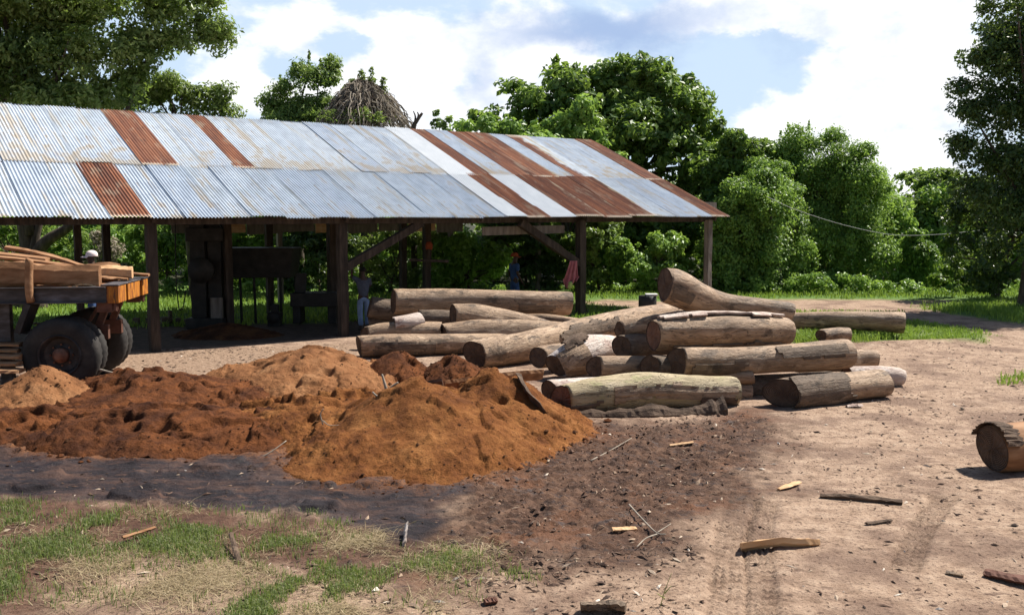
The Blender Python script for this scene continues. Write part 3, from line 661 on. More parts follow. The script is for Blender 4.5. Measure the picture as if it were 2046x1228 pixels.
# ------------------------------------------------------------------ things in the shade of the shed
def at_px(px, py, Y, z=None):
    q = P(px, py, Y)
    if z is not None: q[2] = z
    return q
b0 = at_px(416, 600, 25.6, 0)
sf = empty('band_saw', tuple(b0), 'tall dark iron saw frame standing left of the middle shed posts', 'saw machine')
mb = MB(); mb.beam((-.2, 0, 0), (-.2, 0, 3.3), .36, .4, jitter=.008, seed=1); mb.build('column', M['machine'], sf)
mb = MB(); mb.beam((.22, .1, 0), (.22, .1, 3.3), .36, .36, jitter=.008, seed=2); mb.build('column', M['machine'], sf)
mb = MB(); mb.box((0.02, -.02, 2.55), (1.0, .5, .35)); mb.build('head_box', M['machine'], sf, bevel=.02)
mb = MB(); mb.box((.30, -.22, .55), (.30, .14, .62)); mb.build('switch_box', M['post_grey'], sf, bevel=.01)
mb = MB(); mb.box((0, 0, .16), (1.0, .8, .3)); mb.build('base', M['machine'], sf, bevel=.03)
V, Q, T = tube([(-.05, -.24, 1.6), (-.05, -.42, 1.6)], [.34, .34], 24); mb = MB(); mb.add(V, Q, T); mb.build('flywheel', M['machine'], sf, True)
b0 = at_px(520, 600, 27.3, 0)
hp_ = empty('sawdust_hopper', tuple(b0), 'dark square hopper on thin legs in the shade of the shed', 'hopper')
mb = MB()
bx = [(-1.15, -.5, 1.3), (1.0, -.5, 1.3), (1.0, .5, 1.3), (-1.15, .5, 1.3), (-1.25, -.6, 2.15), (1.1, -.6, 2.15), (1.1, .6, 2.15), (-1.25, .6, 2.15)]
mb.add(bx, [[3, 2, 1, 0], [4, 5, 6, 7], [0, 1, 5, 4], [1, 2, 6, 5], [2, 3, 7, 6], [3, 0, 4, 7]]); mb.build('hopper_body', M['machine'], hp_, bevel=.02)
for lx, ly, d in ((-.42, -.45, .04), (-.02, -.45, .02), (.72, -.45, .06), (-1.05, .45, .05), (.95, .45, .05)):
    mb = MB(); mb.beam((lx, ly, 0), (lx - .02, ly, 1.32), .05 + d * .3, .06); mb.build('leg', M['machine'], hp_)
b0 = at_px(548, 600, 26.2, 0)
en = empty('engine_block', tuple(b0), 'small dark engine block on the ground under the hopper', 'engine')
mb = MB(); mb.box((0, 0, .2), (.34, .3, .4)); mb.build('block', M['machine'], en, bevel=.02)
mb = MB(); mb.box((.02, 0, .5), (.2, .22, .2)); mb.build('cylinder_head', M['machine'], en, bevel=.02)
V, Q, T = tube([(.0, -.16, .26), (0, -.24, .26)], [.16, .16], 20); mb = MB(); mb.add(V, Q, T); mb.build('pulley', M['machine'], en, True)
V, Q, T = tube([(-.1, 0, .55), (-.12, 0, .75), (-.2, 0, .8)], [.03, .03, .03], 8); mb = MB(); mb.add(V, Q, T); mb.build('exhaust_pipe', M['machine'], en, True)
b0 = at_px(632, 600, 26.6, 0)
sc_ = empty('saw_carriage', tuple(b0), 'low dark saw carriage beside the second shed post', 'saw carriage')
mb = MB(); mb.box((0, 0, .72), (1.3, .8, .38)); mb.build('deck', M['machine'], sc_, bevel=.02)
for sx in (-.5, .5):
    mb = MB(); mb.box((sx, 0, .3), (.22, .6, .5)); mb.build('leg', M['machine'], sc_, bevel=.02)
mb = MB(); mb.beam((-.45, 0, .9), (-.4, 0, 1.45), .14, .3); mb.build('headblock', M['machine'], sc_, bevel=.01)
# hanging chain with a hook
c0 = at_px(350, 452, 25.5); c1 = at_px(352, 560, 25.5); c2 = at_px(362, 617, 25.5); c3 = at_px(371, 580, 25.5)
ch = empty('hanging_chain', tuple(c0), 'dark chain hanging in a loop between the shed post and the saw frame', 'chain')
mb = MB(); mb.tube(spline(np.array([c0, c1, c2 + [-.06, 0, .04], c2, c2 + [.06, 0, .05], c3]) - c0, 40), .016, 6); mb.build('chain_links', M['machine'], ch, smooth=True)
mb = MB(); mb.tube(np.array([[0, 0, 0], [0, 0, roofz(3.4) - c0[2]]]), .012, 6); mb.build('rope', M['machine'], ch, smooth=True)
# offcuts along the back edge of the floor
for k, (px, wpx, hpx, d) in enumerate(((273, 12, 12, 0), (296, 9, 10, .2), (330, 15, 13, .1), (341, 7, 24, .3), (357, 9, 11, .1), (378, 16, 10, 0))):
    Yk = 26.5 + d; q = at_px(px, 655, Yk, 0); wm = wpx * Yk / F; hm = (hpx + 2) * Yk / F
    mb = MB(); mb.box((0, 0, hm / 2), (wm, wm * .9, hm)); o = mb.build('wood_block', M['wood_dark'], bevel=.015); o.location = tuple(q); o.rotation_euler = (0, 0, .3 * k)
    tag(o, ['dark offcut block at the foot of the trailer end', 'small offcut block next to the first shed post', 'wide offcut block in the lit gap right of the first post', 'tall thin offcut block standing on end in the lit gap', 'small low offcut block between the tall one and the chain', 'broad flat offcut block below the hanging chain'][k], 'wood block', 'offcut blocks on the shed floor edge')
# earth bank and floor edge in the shade
cx, cy = hp(455, 672, 24.0); HO = heap('low brown earth bank in the shade behind the first shed post', cx, cy, .30, 1.3, .9, M['dust_dark'], 0, 21, .03, 1.0)
# board nailed across the post, cap hung on it, cloth hung at the brace
q0, q1 = at_px(818, 519, 26.3), at_px(896, 522, 26.0)
mb = MB(); mb.beam(q0 - q0, q1 - q0, .05, .07, jitter=.003); o = mb.build('cross_board', M['post']); o.location = tuple(q0); tag(o, 'thin dark board nailed level across the middle post', 'board')
tt = t_at(853, 3.4)
hat = S(tt, 3.26, 2.15)
a_ = np.linspace(0, 2 * math.pi, 20, endpoint=False); V = []; Q = []
for i, (r_, z_) in enumerate(((.10, -.12), (.115, -.06), (.11, .03), (.075, .09), (.015, .11))):
    for aa in a_: V.append((r_ * math.cos(aa), r_ * .45 * math.sin(aa), z_ + .012 * math.sin(3 * aa + i)))
for i in range(4):
    for k in range(20): Q.append([i * 20 + k, i * 20 + (k + 1) % 20, (i + 1) * 20 + (k + 1) % 20, (i + 1) * 20 + k])
mb = MB(); mb.add(V, Q); o = mb.build('felt_cap', M['red_cap'], smooth=True); o.location = tuple(hat); tag(o, 'dull orange-red cap hung on the middle shed post', 'cap')
# pink cloth draped at the foot of the right brace
q = at_px(1146, 545, 28.15); n1, n2 = 26, 30; V = []; 
for i in range(n2):
    for k in range(n1):
        u_, v_ = k / (n1 - 1) - .5, i / (n2 - 1)
        wd = .20 + .26 * v_ ** 1.2 if v_ < .75 else .45 - .5 * (v_ - .75)
        V.append((u_ * wd * 1.1 - .10 * v_, .05 * math.sin(u_ * 17 + v_ * 2) * (.3 + v_), .36 - .72 * v_ - .10 * math.sin((u_ + .5) * 5) * v_))
Q = [[i * n1 + k, i * n1 + k + 1, (i + 1) * n1 + k + 1, (i + 1) * n1 + k] for i in range(n2 - 1) for k in range(n1 - 1)]
mb = MB(); mb.add(V, Q); o = mb.build('hanging_cloth', M['pink'], smooth=True); o.location = tuple(q); s_ = o.modifiers.new('thick', 'SOLIDIFY'); s_.thickness = .012
tag(o, 'faded pink cloth hanging where the brace meets the right shed post', 'cloth')
q = at_px(1138, 569, 28.1); mb = MB(); mb.add(*tube(spline(np.array([(0, 0, .10), (.03, 0, .02), (.0, .01, -.06), (-.03, 0, -.12)]), 10), [.03, .06, .07, .06, .06, .07, .07, .06, .05, .02], 12)); o = mb.build('cloth_bag', M['offgreen'], smooth=True); o.location = tuple(q)
tag(o, 'small yellow-green cloth bundle hanging under the pink cloth', 'cloth bundle')

# ------------------------------------------------------------------ logs
def smear_label(): pass
def log(label, pts, mat='wood', cut='cut', seed=0, nr=None, seg=36, rough=.05, face=.35, patches=(), name='log', cat='log', group='felled logs stacked in front of the shed', ends=True, knots=0, oval=.06, ridges=.02):
    """pts rows: px, py, Y (m), diameter in photo pixels"""
    rows = np.array([[*P(a, b, Y), d * Y / F / 2] for a, b, Y, d in pts])
    L = np.linalg.norm(np.diff(rows[:, :3], axis=0), axis=1).sum(); nr = nr or max(24, int(L / .06))
    sp = spline(rows, nr); c0 = sp[:, :3].mean(0)
    ax = sp[-1, :3] - sp[0, :3]; ax /= np.linalg.norm(ax); yv = np.cross(ZUP, ax); yv /= np.linalg.norm(yv); zv = np.cross(ax, yv)
    Rm = np.stack([ax, yv, zv], 1)
    loc = (sp[:, :3] - c0) @ Rm
    d, Xf, Yf = frames(loc)
    rr = np.random.default_rng(seed); th = np.arange(seg) * 2 * math.pi / seg
    s_ = np.linspace(0, L, nr); SS, TH = np.meshgrid(s_, th, indexing='ij'); ss, tt_ = SS.ravel(), TH.ravel()
    p3 = np.c_[ss * 1.1, np.cos(tt_) * .9, np.sin(tt_) * .9]
    dr = rough * fbm(p3 * 1.3, 3, seed) + oval * np.cos(2 * tt_ + rr.uniform(0, 6) + ss * .3) + ridges * fbm(np.c_[ss * .7, np.cos(tt_) * 5, np.sin(tt_) * 5], 3, seed + 7) + .012 * fbm(np.c_[ss * 9, np.cos(tt_) * 6, np.sin(tt_) * 6], 2, seed + 9)
    for k in range(knots):
        ks, kt, kr = rr.uniform(.15, .85) * L, rr.uniform(-2.6, -.4), rr.uniform(.06, .11)
        da = np.angle(np.exp(1j * (tt_ - kt))); dd = np.sqrt(((ss - ks) / kr) ** 2 + (da * .25 / kr) ** 2)
        dr += .22 * np.exp(-dd ** 2 * .8) - .38 * np.exp(-dd ** 2 * 5)
    rad = (np.repeat(sp[:, 3], seg)) * (1 + dr)
    endr = np.minimum(ss, L - ss); rad *= 1 - .05 * (1 - sstep(endr, 0, .03))
    V = np.repeat(loc, seg, 0) + rad[:, None] * (np.cos(tt_)[:, None] * np.repeat(Xf, seg, 0) + np.sin(tt_)[:, None] * np.repeat(Yf, seg, 0))
    tilt = [rr.normal(0, .05, 2), rr.normal(0, .05, 2)]
    # slightly skewed saw cuts
    for e, rowi in ((0, 0), (1, nr - 1)):
        sl_ = slice(rowi * seg, rowi * seg + seg); q = V[sl_] - loc[rowi]
        V[sl_] += d[rowi] * (q @ np.array([0, tilt[e][0] * 2 - (face if e == 0 else 0), tilt[e][1] * 2]))[:, None]
    idx = (np.arange(nr - 1)[:, None] * seg + np.arange(seg)[None]); nx_ = (np.arange(nr - 1)[:, None] * seg + (np.arange(seg)[None] + 1) % seg)
    Q = np.stack([idx, nx_, nx_ + seg, idx + seg], -1).reshape(-1, 4)
    o = link(name, np_mesh(name, V, [Q], True), M[mat])
    o.matrix_world = Matrix([[*Rm[0], c0[0]], [*Rm[1], c0[1]], [*Rm[2], c0[2]], [0, 0, 0, 1]])
    tag(o, label, cat, group)
    for (f0, f1, t0, t1, pm, th_) in patches:              # bark still clinging to the log, with a torn outline
        c_ss = (idx // seg)[..., None][..., 0] / (nr - 1); c_tt = th[np.arange(seg)][None] + 0 * c_ss; c_tt = np.where(c_tt > math.pi * 1.25, c_tt - 2 * math.pi, c_tt)
        g_ = fbm(np.c_[c_ss.ravel() * L * 2.2, np.cos(c_tt.ravel()) * 1.5, np.sin(c_tt.ravel()) * 1.5], 4, seed + 31).reshape(c_ss.shape)
        inside = np.minimum(np.minimum(c_ss - f0, f1 - c_ss) * L * 2, np.minimum(c_tt - t0, t1 - c_tt) * .8) + g_ * .35 > .0
        q_ = Q.reshape(nr - 1, seg, 4)[inside]
        if not len(q_): continue
        us = np.unique(q_); mp = np.full(len(V), -1); mp[us] = np.arange(len(us)); cen = np.repeat(loc, seg, 0); nv = V - cen; nv /= np.linalg.norm(nv, axis=1)[:, None]
        pv = (V + nv * (th_ * (1 + .5 * fbm(V * 6, 2, seed + 5)))[:, None])[us]
        pb = link('loose_bark', np_mesh('loose_bark', pv, [mp[q_]], False), M[pm], o); sd_ = pb.modifiers.new('thick', 'SOLIDIFY'); sd_.thickness = th_ * 1.1; sd_.offset = -1
    for e, rowi in ((0, 0), (1, nr - 1)):
        ring = V[rowi * seg:(rowi + 1) * seg]; cc = ring.mean(0); VV = []; uv = []
        for j, f_ in enumerate((1, .97, .75, .5, .25)):
            rough_ = rr.normal(0, .006, seg)[:, None] * d[rowi] * (j > 0)
            VV.append(cc + (ring - cc) * f_ + d[rowi] * (.006 if e else -.006) * (j > 0) * (-1) + rough_); uv += [(f_ * math.cos(a), f_ * math.sin(a)) for a in th]
        VV = np.concatenate(VV + [cc[None]]); uv.append((0, 0)); q_ = []; t_ = []
        for j in range(4):
            for k in range(seg):
                a, b = j * seg + k, j * seg + (k + 1) % seg; f4 = [a, a + seg, b + seg, b]; q_.append(f4 if e else f4[::-1])
        for k in range(seg):
            f3 = [4 * seg + k, 5 * seg, 4 * seg + (k + 1) % seg]; t_.append(f3 if e else f3[::-1])
        link('cut_end', np_mesh('cut_end', VV, [q_, t_], False, uv=uv), M[cut], o)
    return o
log('pale yellowish log with cracked skin and a knot, lowest at the front of the pile', [(1124, 798, 14.3, 60), (1200, 787, 14.5, 66), (1290, 779, 14.75, 68), (1390, 783, 14.95, 63), (1468, 782, 15.1, 60)], 'wood_pale', 'cut_red', 1, face=.6, knots=3, patches=[(.3, .95, -.5, .35, 'wood', .012), (.74, .97, -1.2, -.3, 'bark', .014), (.0, .2, -1.3, -.4, 'wood_dark', .01)], rough=.09, ridges=.05)
log('short stub log hidden behind the left end of the pale front log', [(1098, 781, 15.3, 46), (1180, 776, 15.6, 44), (1260, 776, 15.8, 42)], 'wood_bright', 'cut', 2)
log('thick brown log lying at the lower right of the pile, dark sawn end facing left', [(1566, 785, 14.85, 64), (1640, 777, 15.2, 62), (1700, 771, 15.45, 58), (1766, 765, 15.7, 56)], 'wood', 'cut', 3, face=.65, patches=[(.0, .55, -1.3, 1.25, 'wood_dark', .02)], rough=.07)
log('long brown log resting across the right of the pile, above the lower right log', [(1355, 722, 15.7, 62), (1440, 722, 15.8, 60), (1560, 716, 16.0, 60), (1694, 706, 16.3, 62)], 'wood', 'cut', 4, rough=.06, knots=1, patches=[(.62, .95, .0, .9, 'wood_dark', .012), (.08, .42, -1.2, -.1, 'wood_dark', .014)])
log('very thick split log just under the bent log near the top of the pile', [(1305, 670, 16.4, 64), (1400, 662, 16.5, 68), (1500, 660, 16.7, 64), (1572, 662, 17.0, 56)], 'wood', 'cut_red', 5, rough=.08, ridges=.05, knots=1, patches=[(.05, .92, 1.15, 2.3, 'wood_bright', .03), (.1, .95, -1.3, -.75, 'wood_dark', .02)])
log('bent log with an upturned thick end, topmost on the pile', [(1329, 569, 17.3, 66), (1352, 576, 17.35, 68), (1400, 598, 17.5, 58), (1450, 610, 17.7, 46), (1520, 616, 17.8, 40), (1578, 627, 17.9, 44)], 'wood', 'cut', 6, rough=.05, patches=[(.05, .3, -.9, .0, 'wood_dark', .012)])
log('broken log with a ragged hollow end wedged behind the split thick log', [(1240, 664, 17.4, 44), (1300, 652, 17.5, 50), (1400, 645, 17.7, 54), (1550, 650, 18.0, 46)], 'wood', 'cut', 7, rough=.16, ridges=.08)
log('longest log, running back from the middle of the pile to under the bent log', [(950, 708, 18.7, 58), (1050, 691, 19.4, 56), (1150, 664, 20.6, 50), (1250, 641, 22.0, 46), (1342, 626, 23.6, 40)], 'wood', 'cut', 8, rough=.05, seg=40, patches=[(.38, .66, -.5, .6, 'wood_dark', .014)])
log('smooth grey-brown log at the left of the pile, sawn end by the red sawdust heap', [(718, 692, 20.2, 46), (800, 689, 20.3, 48), (880, 688, 20.6, 46), (1010, 686, 20.9, 42)], 'wood', 'cut', 9, rough=.04, patches=[(.1, .6, -.8, .3, 'wood_dark', .012)])
log('flared forked log with a bright peeled top in the middle of the pile', [(1112, 731, 17.5, 56), (1145, 716, 17.6, 72), (1180, 703, 17.8, 74), (1228, 692, 18.2, 52)], 'wood_bright', 'cut', 10, rough=.15, ridges=.08, patches=[(.0, .45, -.9, .8, 'wood', .02), (.25, .6, 1.0, 2.2, 'bark', .03)])
log('dark log end just left of the flared forked log', [(1075, 714, 18.1, 46), (1130, 706, 18.5, 44), (1200, 697, 19.2, 40)], 'wood', 'cut', 11)
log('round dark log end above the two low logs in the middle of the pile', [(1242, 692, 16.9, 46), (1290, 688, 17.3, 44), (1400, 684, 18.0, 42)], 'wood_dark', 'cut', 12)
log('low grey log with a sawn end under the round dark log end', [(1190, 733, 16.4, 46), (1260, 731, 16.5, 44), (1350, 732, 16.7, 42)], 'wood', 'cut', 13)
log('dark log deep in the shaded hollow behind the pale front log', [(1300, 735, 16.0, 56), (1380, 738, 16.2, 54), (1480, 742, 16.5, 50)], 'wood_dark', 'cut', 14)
log('added dark log standing in for the black shade between the pale front log and the lower right log', [(1478, 775, 15.95, 56), (1560, 772, 16.2, 54), (1660, 764, 16.5, 50)], 'wood_dark', 'cut', 31)  # extra log, added to darken a hollow where only shade shows
log('short end of a cracked log sticking out at the right behind the long brown log', [(1590, 722, 17.2, 44), (1680, 720, 17.3, 46), (1748, 719, 17.4, 44)], 'wood', 'cut', 15, knots=1, rough=.1)
log('small smooth log tip at the far right foot of the pile', [(1690, 752, 16.6, 40), (1750, 752, 16.65, 42), (1790, 753, 16.7, 38), (1805, 753, 16.72, 28)], 'wood_bright', 'cut_red', 16)
log('upper of two short stub ends beside the pale front log', [(1430, 752, 15.75, 28), (1470, 753, 15.7, 30), (1503, 753, 15.7, 29)], 'wood', 'cut', 17, seg=24)
log('lower of two short stub ends beside the pale front log', [(1420, 789, 15.75, 44), (1470, 789, 15.7, 44), (1497, 789, 15.7, 42)], 'wood', 'cut', 18, seg=24)
log('long straight log lying level across the top left of the pile', [(786, 602, 23.6, 48), (900, 602, 23.8, 48), (1020, 604, 24.0, 46), (1139, 606, 24.3, 46)], 'wood', 'cut', 19, rough=.03, ridges=.015, patches=[(.7, .9, -.9, -.2, 'wood_dark', .01)])
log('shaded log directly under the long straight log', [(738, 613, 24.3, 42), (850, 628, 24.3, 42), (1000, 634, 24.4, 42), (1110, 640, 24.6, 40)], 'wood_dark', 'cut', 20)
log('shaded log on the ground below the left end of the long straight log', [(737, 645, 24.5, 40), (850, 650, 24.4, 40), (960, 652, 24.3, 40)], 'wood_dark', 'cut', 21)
log('curved log with a big knot hole at its thick left end', [(905, 630, 22.3, 46), (950, 632, 22.4, 46), (1000, 636, 22.6, 38), (1060, 645, 22.8, 30), (1105, 656, 23.0, 24)], 'wood', 'cut', 22, knots=2, rough=.08)
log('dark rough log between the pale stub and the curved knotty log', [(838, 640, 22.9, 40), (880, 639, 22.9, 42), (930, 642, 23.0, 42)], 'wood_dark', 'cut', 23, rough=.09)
log('flattened split log lying in front of the curved knotty log', [(888, 668, 21.5, 40), (960, 664, 21.6, 46), (1050, 664, 21.8, 44), (1140, 668, 22.1, 40)], 'wood', 'cut', 24, rough=.08, oval=.16)
log('pale sawn stub standing tilted behind the grey-brown log', [(787, 647, 21.5, 30), (812, 644, 21.55, 32), (840, 640, 21.7, 34)], 'wood_bright', 'cut', 25, seg=24, rough=.14)
log('tapered log piece showing left of the pale sawn stub', [(731, 671, 21.4, 34), (770, 664, 21.5, 38), (830, 664, 21.6, 42), (880, 664, 21.7, 42)], 'wood', 'cut', 26, rough=.08)
log('small log with pale grooved top in the gap at the left of the longest log', [(1040, 640, 23.6, 24), (1090, 640, 23.4, 26), (1160, 648, 23.0, 24)], 'wood', 'cut', 27, seg=24, rough=.1)
log('fallen grey log lying alone in the grass beyond the pile', [(1570, 641, 24.6, 34), (1690, 640, 24.0, 40), (1806, 645, 23.6, 46)], 'wood', 'cut', 28, group='lone logs on the open ground')
log('short square-cut block sunk in the grass in front of the fallen grey log', [(1640, 670, 22.2, 26), (1670, 668, 22.3, 30), (1697, 669, 22.3, 32)], 'wood', 'cut', 29, group='lone logs on the open ground', seg=16)
lg = log('lone thick log at the right edge with a torn bark collar round its dark end', [(1982, 895, 11.05, 94), (2060, 890, 11.2, 96), (2180, 884, 11.5, 96), (2330, 878, 11.9, 96)], 'slab', 'cut', 30, face=.05, group='lone logs on the open ground')
# torn bark collar on the lone log at the right
mb = MB(); rr = np.random.default_rng(4); n_ = 46; V = []; Q = []
q0 = P(1982, 895, 11.05); q1 = P(2060, 890, 11.2); dx = (q1 - q0) / np.linalg.norm(q1 - q0); yv = np.cross(ZUP, dx); yv /= np.linalg.norm(yv); zv = np.cross(dx, yv)
for k in range(n_):
    a = .35 + 2.5 * k / (n_ - 1)
    for r_, l_ in ((.288, .16 + .07 * rr.random()), (.300 + .01 * rr.random(), -.02 - .03 * rr.random()), (.304 + .022 * rr.random(), -.02 - .05 * rr.random()), (.300 + .014 * rr.random(), .05 + .09 * rr.random())):
        V.append(r_ * (math.cos(a) * yv + math.sin(a) * zv) + dx * l_)
for k in range(n_ - 1):
    for j in range(4): Q.append([4 * k + j, 4 * k + (j + 1) % 4, 4 * k + 4 + (j + 1) % 4, 4 * k + 4 + j])
Q += [[0, 3, 2, 1], [4 * n_ - 4, 4 * n_ - 3, 4 * n_ - 2, 4 * n_ - 1]]
mb.add(np.array(V), Q); o = mb.build('bark_collar', M['bark']); 
o.parent = lg; o.matrix_parent_inverse = lg.matrix_world.inverted(); o.location = tuple(q0)

# ------------------------------------------------------------------ loose slabs, boards, bark and branches
def slab_piece(name, label, pts, width, thick, mat='slab', seed=0, cat=None, group=None, roll=0., jag=.15, curve=.3, taper=(1, 1)):
    """pts: world points (3) along the piece; a half-round slab / bark strip with a torn outline"""
    pts = spline(np.asarray(pts, float), max(14, int(np.linalg.norm(np.asarray(pts[-1]) - np.asarray(pts[0])) / .05)))
    c0 = pts.mean(0); d, Xf, Yf = frames(pts); n = len(pts); rr = np.random.default_rng(seed); V = []
    cr, sr = math.cos(roll), math.sin(roll); jn = np.stack([fbm(np.c_[np.linspace(0, n * .18, n), np.full(n, seed + q_), np.zeros(n)], 3, seed + int(q_ * 9)) for q_ in (.3, .7)], 1)
    for i in range(n):
        f_ = i / (n - 1); tp = taper[0] + (taper[1] - taper[0]) * f_
        wl = width / 2 * tp * (1 + jag * (2.6 * jn[i, 0] + .12 * rr.normal())); wr = width / 2 * tp * (1 + jag * (2.6 * jn[i, 1] + .12 * rr.normal()))
        ex = cr * Xf[i] + sr * Yf[i]; ey = -sr * Xf[i] + cr * Yf[i]
        prof = [(-wl, 0), (-wl * .55, curve * wl), (0, curve * wl * 1.35), (wr * .55, curve * wr), (wr, 0), (wr * .5, -thick + curve * wr * .9), (0, -thick + curve * wl * 1.2), (-wl * .5, -thick + curve * wl * .9)]
        for a, b in prof: V.append(pts[i] - c0 + ex * a + ey * (b + rr.normal(0, thick * .08)))
    m_ = 8; Q = [[i * m_ + k, i * m_ + (k + 1) % m_, (i + 1) * m_ + (k + 1) % m_, (i + 1) * m_ + k] for i in range(n - 1) for k in range(m_)]
    for b in (0, (n - 1) * m_):
        for k in ((0, 1, 6, 7), (1, 2, 5, 6), (2, 3, 4, 5)): Q.append([b + j for j in (k if b else k[::-1])])
    mb = MB(); mb.add(np.array(V), Q); o = mb.build(name, M[mat], smooth=False); o.location = tuple(c0)
    return tag(o, label, cat or name.replace('_', ' '), group)
def W(px, py, lift=0.0):
    q = G(px, py); q[2] = float(ground_z(np.array([q[0]]), np.array([q[1]]))[0]) + lift; return q
def branch(name, label, chains, mat='drywood', cat='branch', group=None):
    c0 = np.asarray(chains[0][0][0], float); mb = MB()
    for pts, r0, r1 in chains:
        p_ = spline(np.asarray(pts, float) - c0, max(8, 4 * len(pts))); mb.tube(p_, np.linspace(r0, r1, len(p_)), 7)
    o = mb.build(name, M[mat], smooth=True); o.location = tuple(c0); return tag(o, label, cat, group)
slab_piece('bark_strip', 'curled strip of bark lying along the foot of the pale front log', [P(1135, 836, 14.05), P(1215, 832, 14.05), P(1300, 832, 14.1), P(1380, 828, 14.2), P(1450, 820, 14.3)], .36, .04, 'bark', 1, 'bark strip', roll=-1.2, jag=.35, curve=.3, taper=(.55, 1.0))
slab_piece('bark_strip', 'dark bark slab leaning on the right flank of the steep sawdust heap', [P(1036, 752, 13.3), P(1058, 790, 13.0), P(1092, 838, 12.9)], .2, .04, 'bark', 2, 'bark strip', roll=.9, jag=.2)
slab_piece('plank', 'long plank half buried between the red heaps and the steep orange heap', [P(886, 771, 14.2), P(980, 757, 14.8), P(1084, 748, 15.4)], .20, .03, 'slab', 3, roll=1.2, curve=.05, jag=.05)
slab_piece('plank', 'dark board sticking out of the sawdust beside the white driftwood', [P(778, 782, 13.9), P(830, 771, 13.9), P(884, 762, 13.9)], .13, .03, 'bark', 4, roll=1.1, curve=.05, jag=.05)
slab_piece('orange_board', 'fresh orange board lying alone on the sand at the lower right', [W(1480, 1094, .05), W(1550, 1093, .06), W(1600, 1090, .05), W(1634, 1086, .03)], .16, .05, 'plank', 5, 'board', roll=.75, curve=.2, jag=.05, taper=(1.1, .45))
slab_piece('dark_branch', 'dark weathered branch on the sand left of the lone log', [W(1640, 990, .02), W(1690, 996, .04), W(1750, 1002, .04), W(1802, 1006, .03)], .09, .05, 'bark', 6, 'branch', jag=.3)
slab_piece('plank', 'reddish plank lying half out of the frame at the lower right corner', [W(1968, 1150, .03), W(2010, 1160, .04), W(2075, 1176, .05)], .13, .05, 'redbrown', 7, jag=.1)
slab_piece('bark_strip', 'pale stick of bark on the sand beside the reddish plank', [W(1890, 1146, .015), W(1925, 1152, .02)], .05, .03, 'wood', 8, 'bark strip')
slab_piece('bark_chunk', 'dark bark chunk with a pale inner face at the bottom edge', [W(1160, 1222, .05), W(1205, 1222, .07), W(1250, 1226, .05)], .17, .06, 'wood_dark', 9, 'bark chunk', roll=.5, jag=.25)
slab_piece('bark_chunk', 'small reddish bark chunk on the tan sand left of the bottom chunk', [W(968, 1202, .03), W(992, 1198, .03)], .08, .04, 'redbrown', 10, 'bark chunk')
slab_piece('wood_sliver', 'short pale sliver standing in the ditch below the tall heap', [W(808, 1092, .03), W(813, 1064, .10)], .09, .02, 'wood_bright', 11, 'sliver', roll=1.2)
slab_piece('wood_sliver', 'brown sliver on the dark soil near the forked twig', [W(1222, 1066, .03), W(1270, 1060, .03)], .07, .03, 'plank', 12, 'sliver')
slab_piece('wood_sliver', 'flat sliver lying in the grass at the left', [W(245, 1080, .05), W(310, 1063, .07)], .05, .02, 'slab', 13, 'sliver')
slab_piece('wood_sliver', 'dark curved sliver poking up beside the dry straw', [W(478, 1122, .02), W(462, 1085, .11)], .05, .03, 'bark', 14, 'sliver')
slab_piece('wood_sliver', 'orange torn sliver on the sand between the tyre tracks and the dark branch', [W(1555, 978, .02), W(1598, 966, .03)], .07, .02, 'plank', 15, 'sliver', jag=.4)
slab_piece('wood_sliver', 'pale sliver beside the two stub ends of the pile', [W(1690, 812, .02), W(1722, 812, .03)], .12, .03, 'wood_bright', 16, 'sliver', jag=.4)
slab_piece('wood_sliver', 'yellowish sliver on the dark soil below the bark strip', [W(1338, 893, .02), W(1385, 892, .02)], .06, .02, 'plank', 17, 'sliver')
slab_piece('wood_sliver', 'thin brown sliver by the tread marks right of the orange board', [W(1730, 1048, .02), W(1780, 1040, .02)], .05, .02, 'bark', 18, 'sliver')
q = P(768, 800, 12.6)
branch('driftwood_root', 'bleached white branched root stuck in the sawdust left of the tall heap', [([q + [0, 0, -.12], q + [.04, 0, .03], q + [.03, 0, .14], q + [.0, 0, .26], q + [-.03, .02, .36]], .035, .012), ([q + [.03, 0, .12], q + [.12, 0, .20], q + [.19, 0, .25]], .025, .012), ([q + [.02, 0, .10], q + [-.08, -.02, .06], q + [-.16, 0, .12]], .022, .01), ([q + [.02, 0, .0], q + [-.06, -.05, -.06]], .03, .012)], cat='root')
branch('forked_twig', 'pale forked twig on the dark soil in the lower middle', [([W(1257, 1018, .03), W(1285, 1050, .05), W(1312, 1074, .05), W(1330, 1078, .06)], .009, .006), ([W(1312, 1074, .05), W(1340, 1062, .08)], .007, .004), ([W(1312, 1076, .04), W(1290, 1085, .05), W(1272, 1098, .03)], .008, .005)], cat='twig')
branch('long_twig', 'long thin pale twig lying on the wet tread marks', [([W(1180, 925, .02), W(1220, 902, .04), W(1262, 882, .03)], .009, .005)], cat='twig')
branch('curved_twig', 'thin pale twig lying on the edge of the red sawdust and black mud', [([P(505, 922, 11.6), P(540, 903, 11.7), P(572, 880, 11.9)], .011, .006)], cat='twig')
q = P(645, 840, 12.3)
branch('bent_twig', 'bent pale twig arching out of the lumpy red sawdust', [([q + [.0, 0, -.05], q + [-.03, 0, .08], q + [.01, 0, .16]], .009, .006), ([q, q + [.1, -.05, -.05], q + [.3, -.1, -.03]], .008, .004)], cat='twig')
branch('stick', 'pale stick leaning on the sawdust under the trailer wheel', [([P(200, 738, 15.4), P(232, 746, 15.2)], .018, .012)], cat='stick')
q = W(1320, 1208); 
branch('green_sprout', 'single thin green grass sprout on the tan sand at the bottom', [([q, q + [.03, 0, .12], q + [.08, 0, .26]], .004, .002), ([q + [.03, 0, .1], q + [.08, 0, .16]], .006, .002), ([q + [.03, 0, .06], q + [-.03, 0, .10]], .006, .002)], mat='offgreen', cat='sprout')

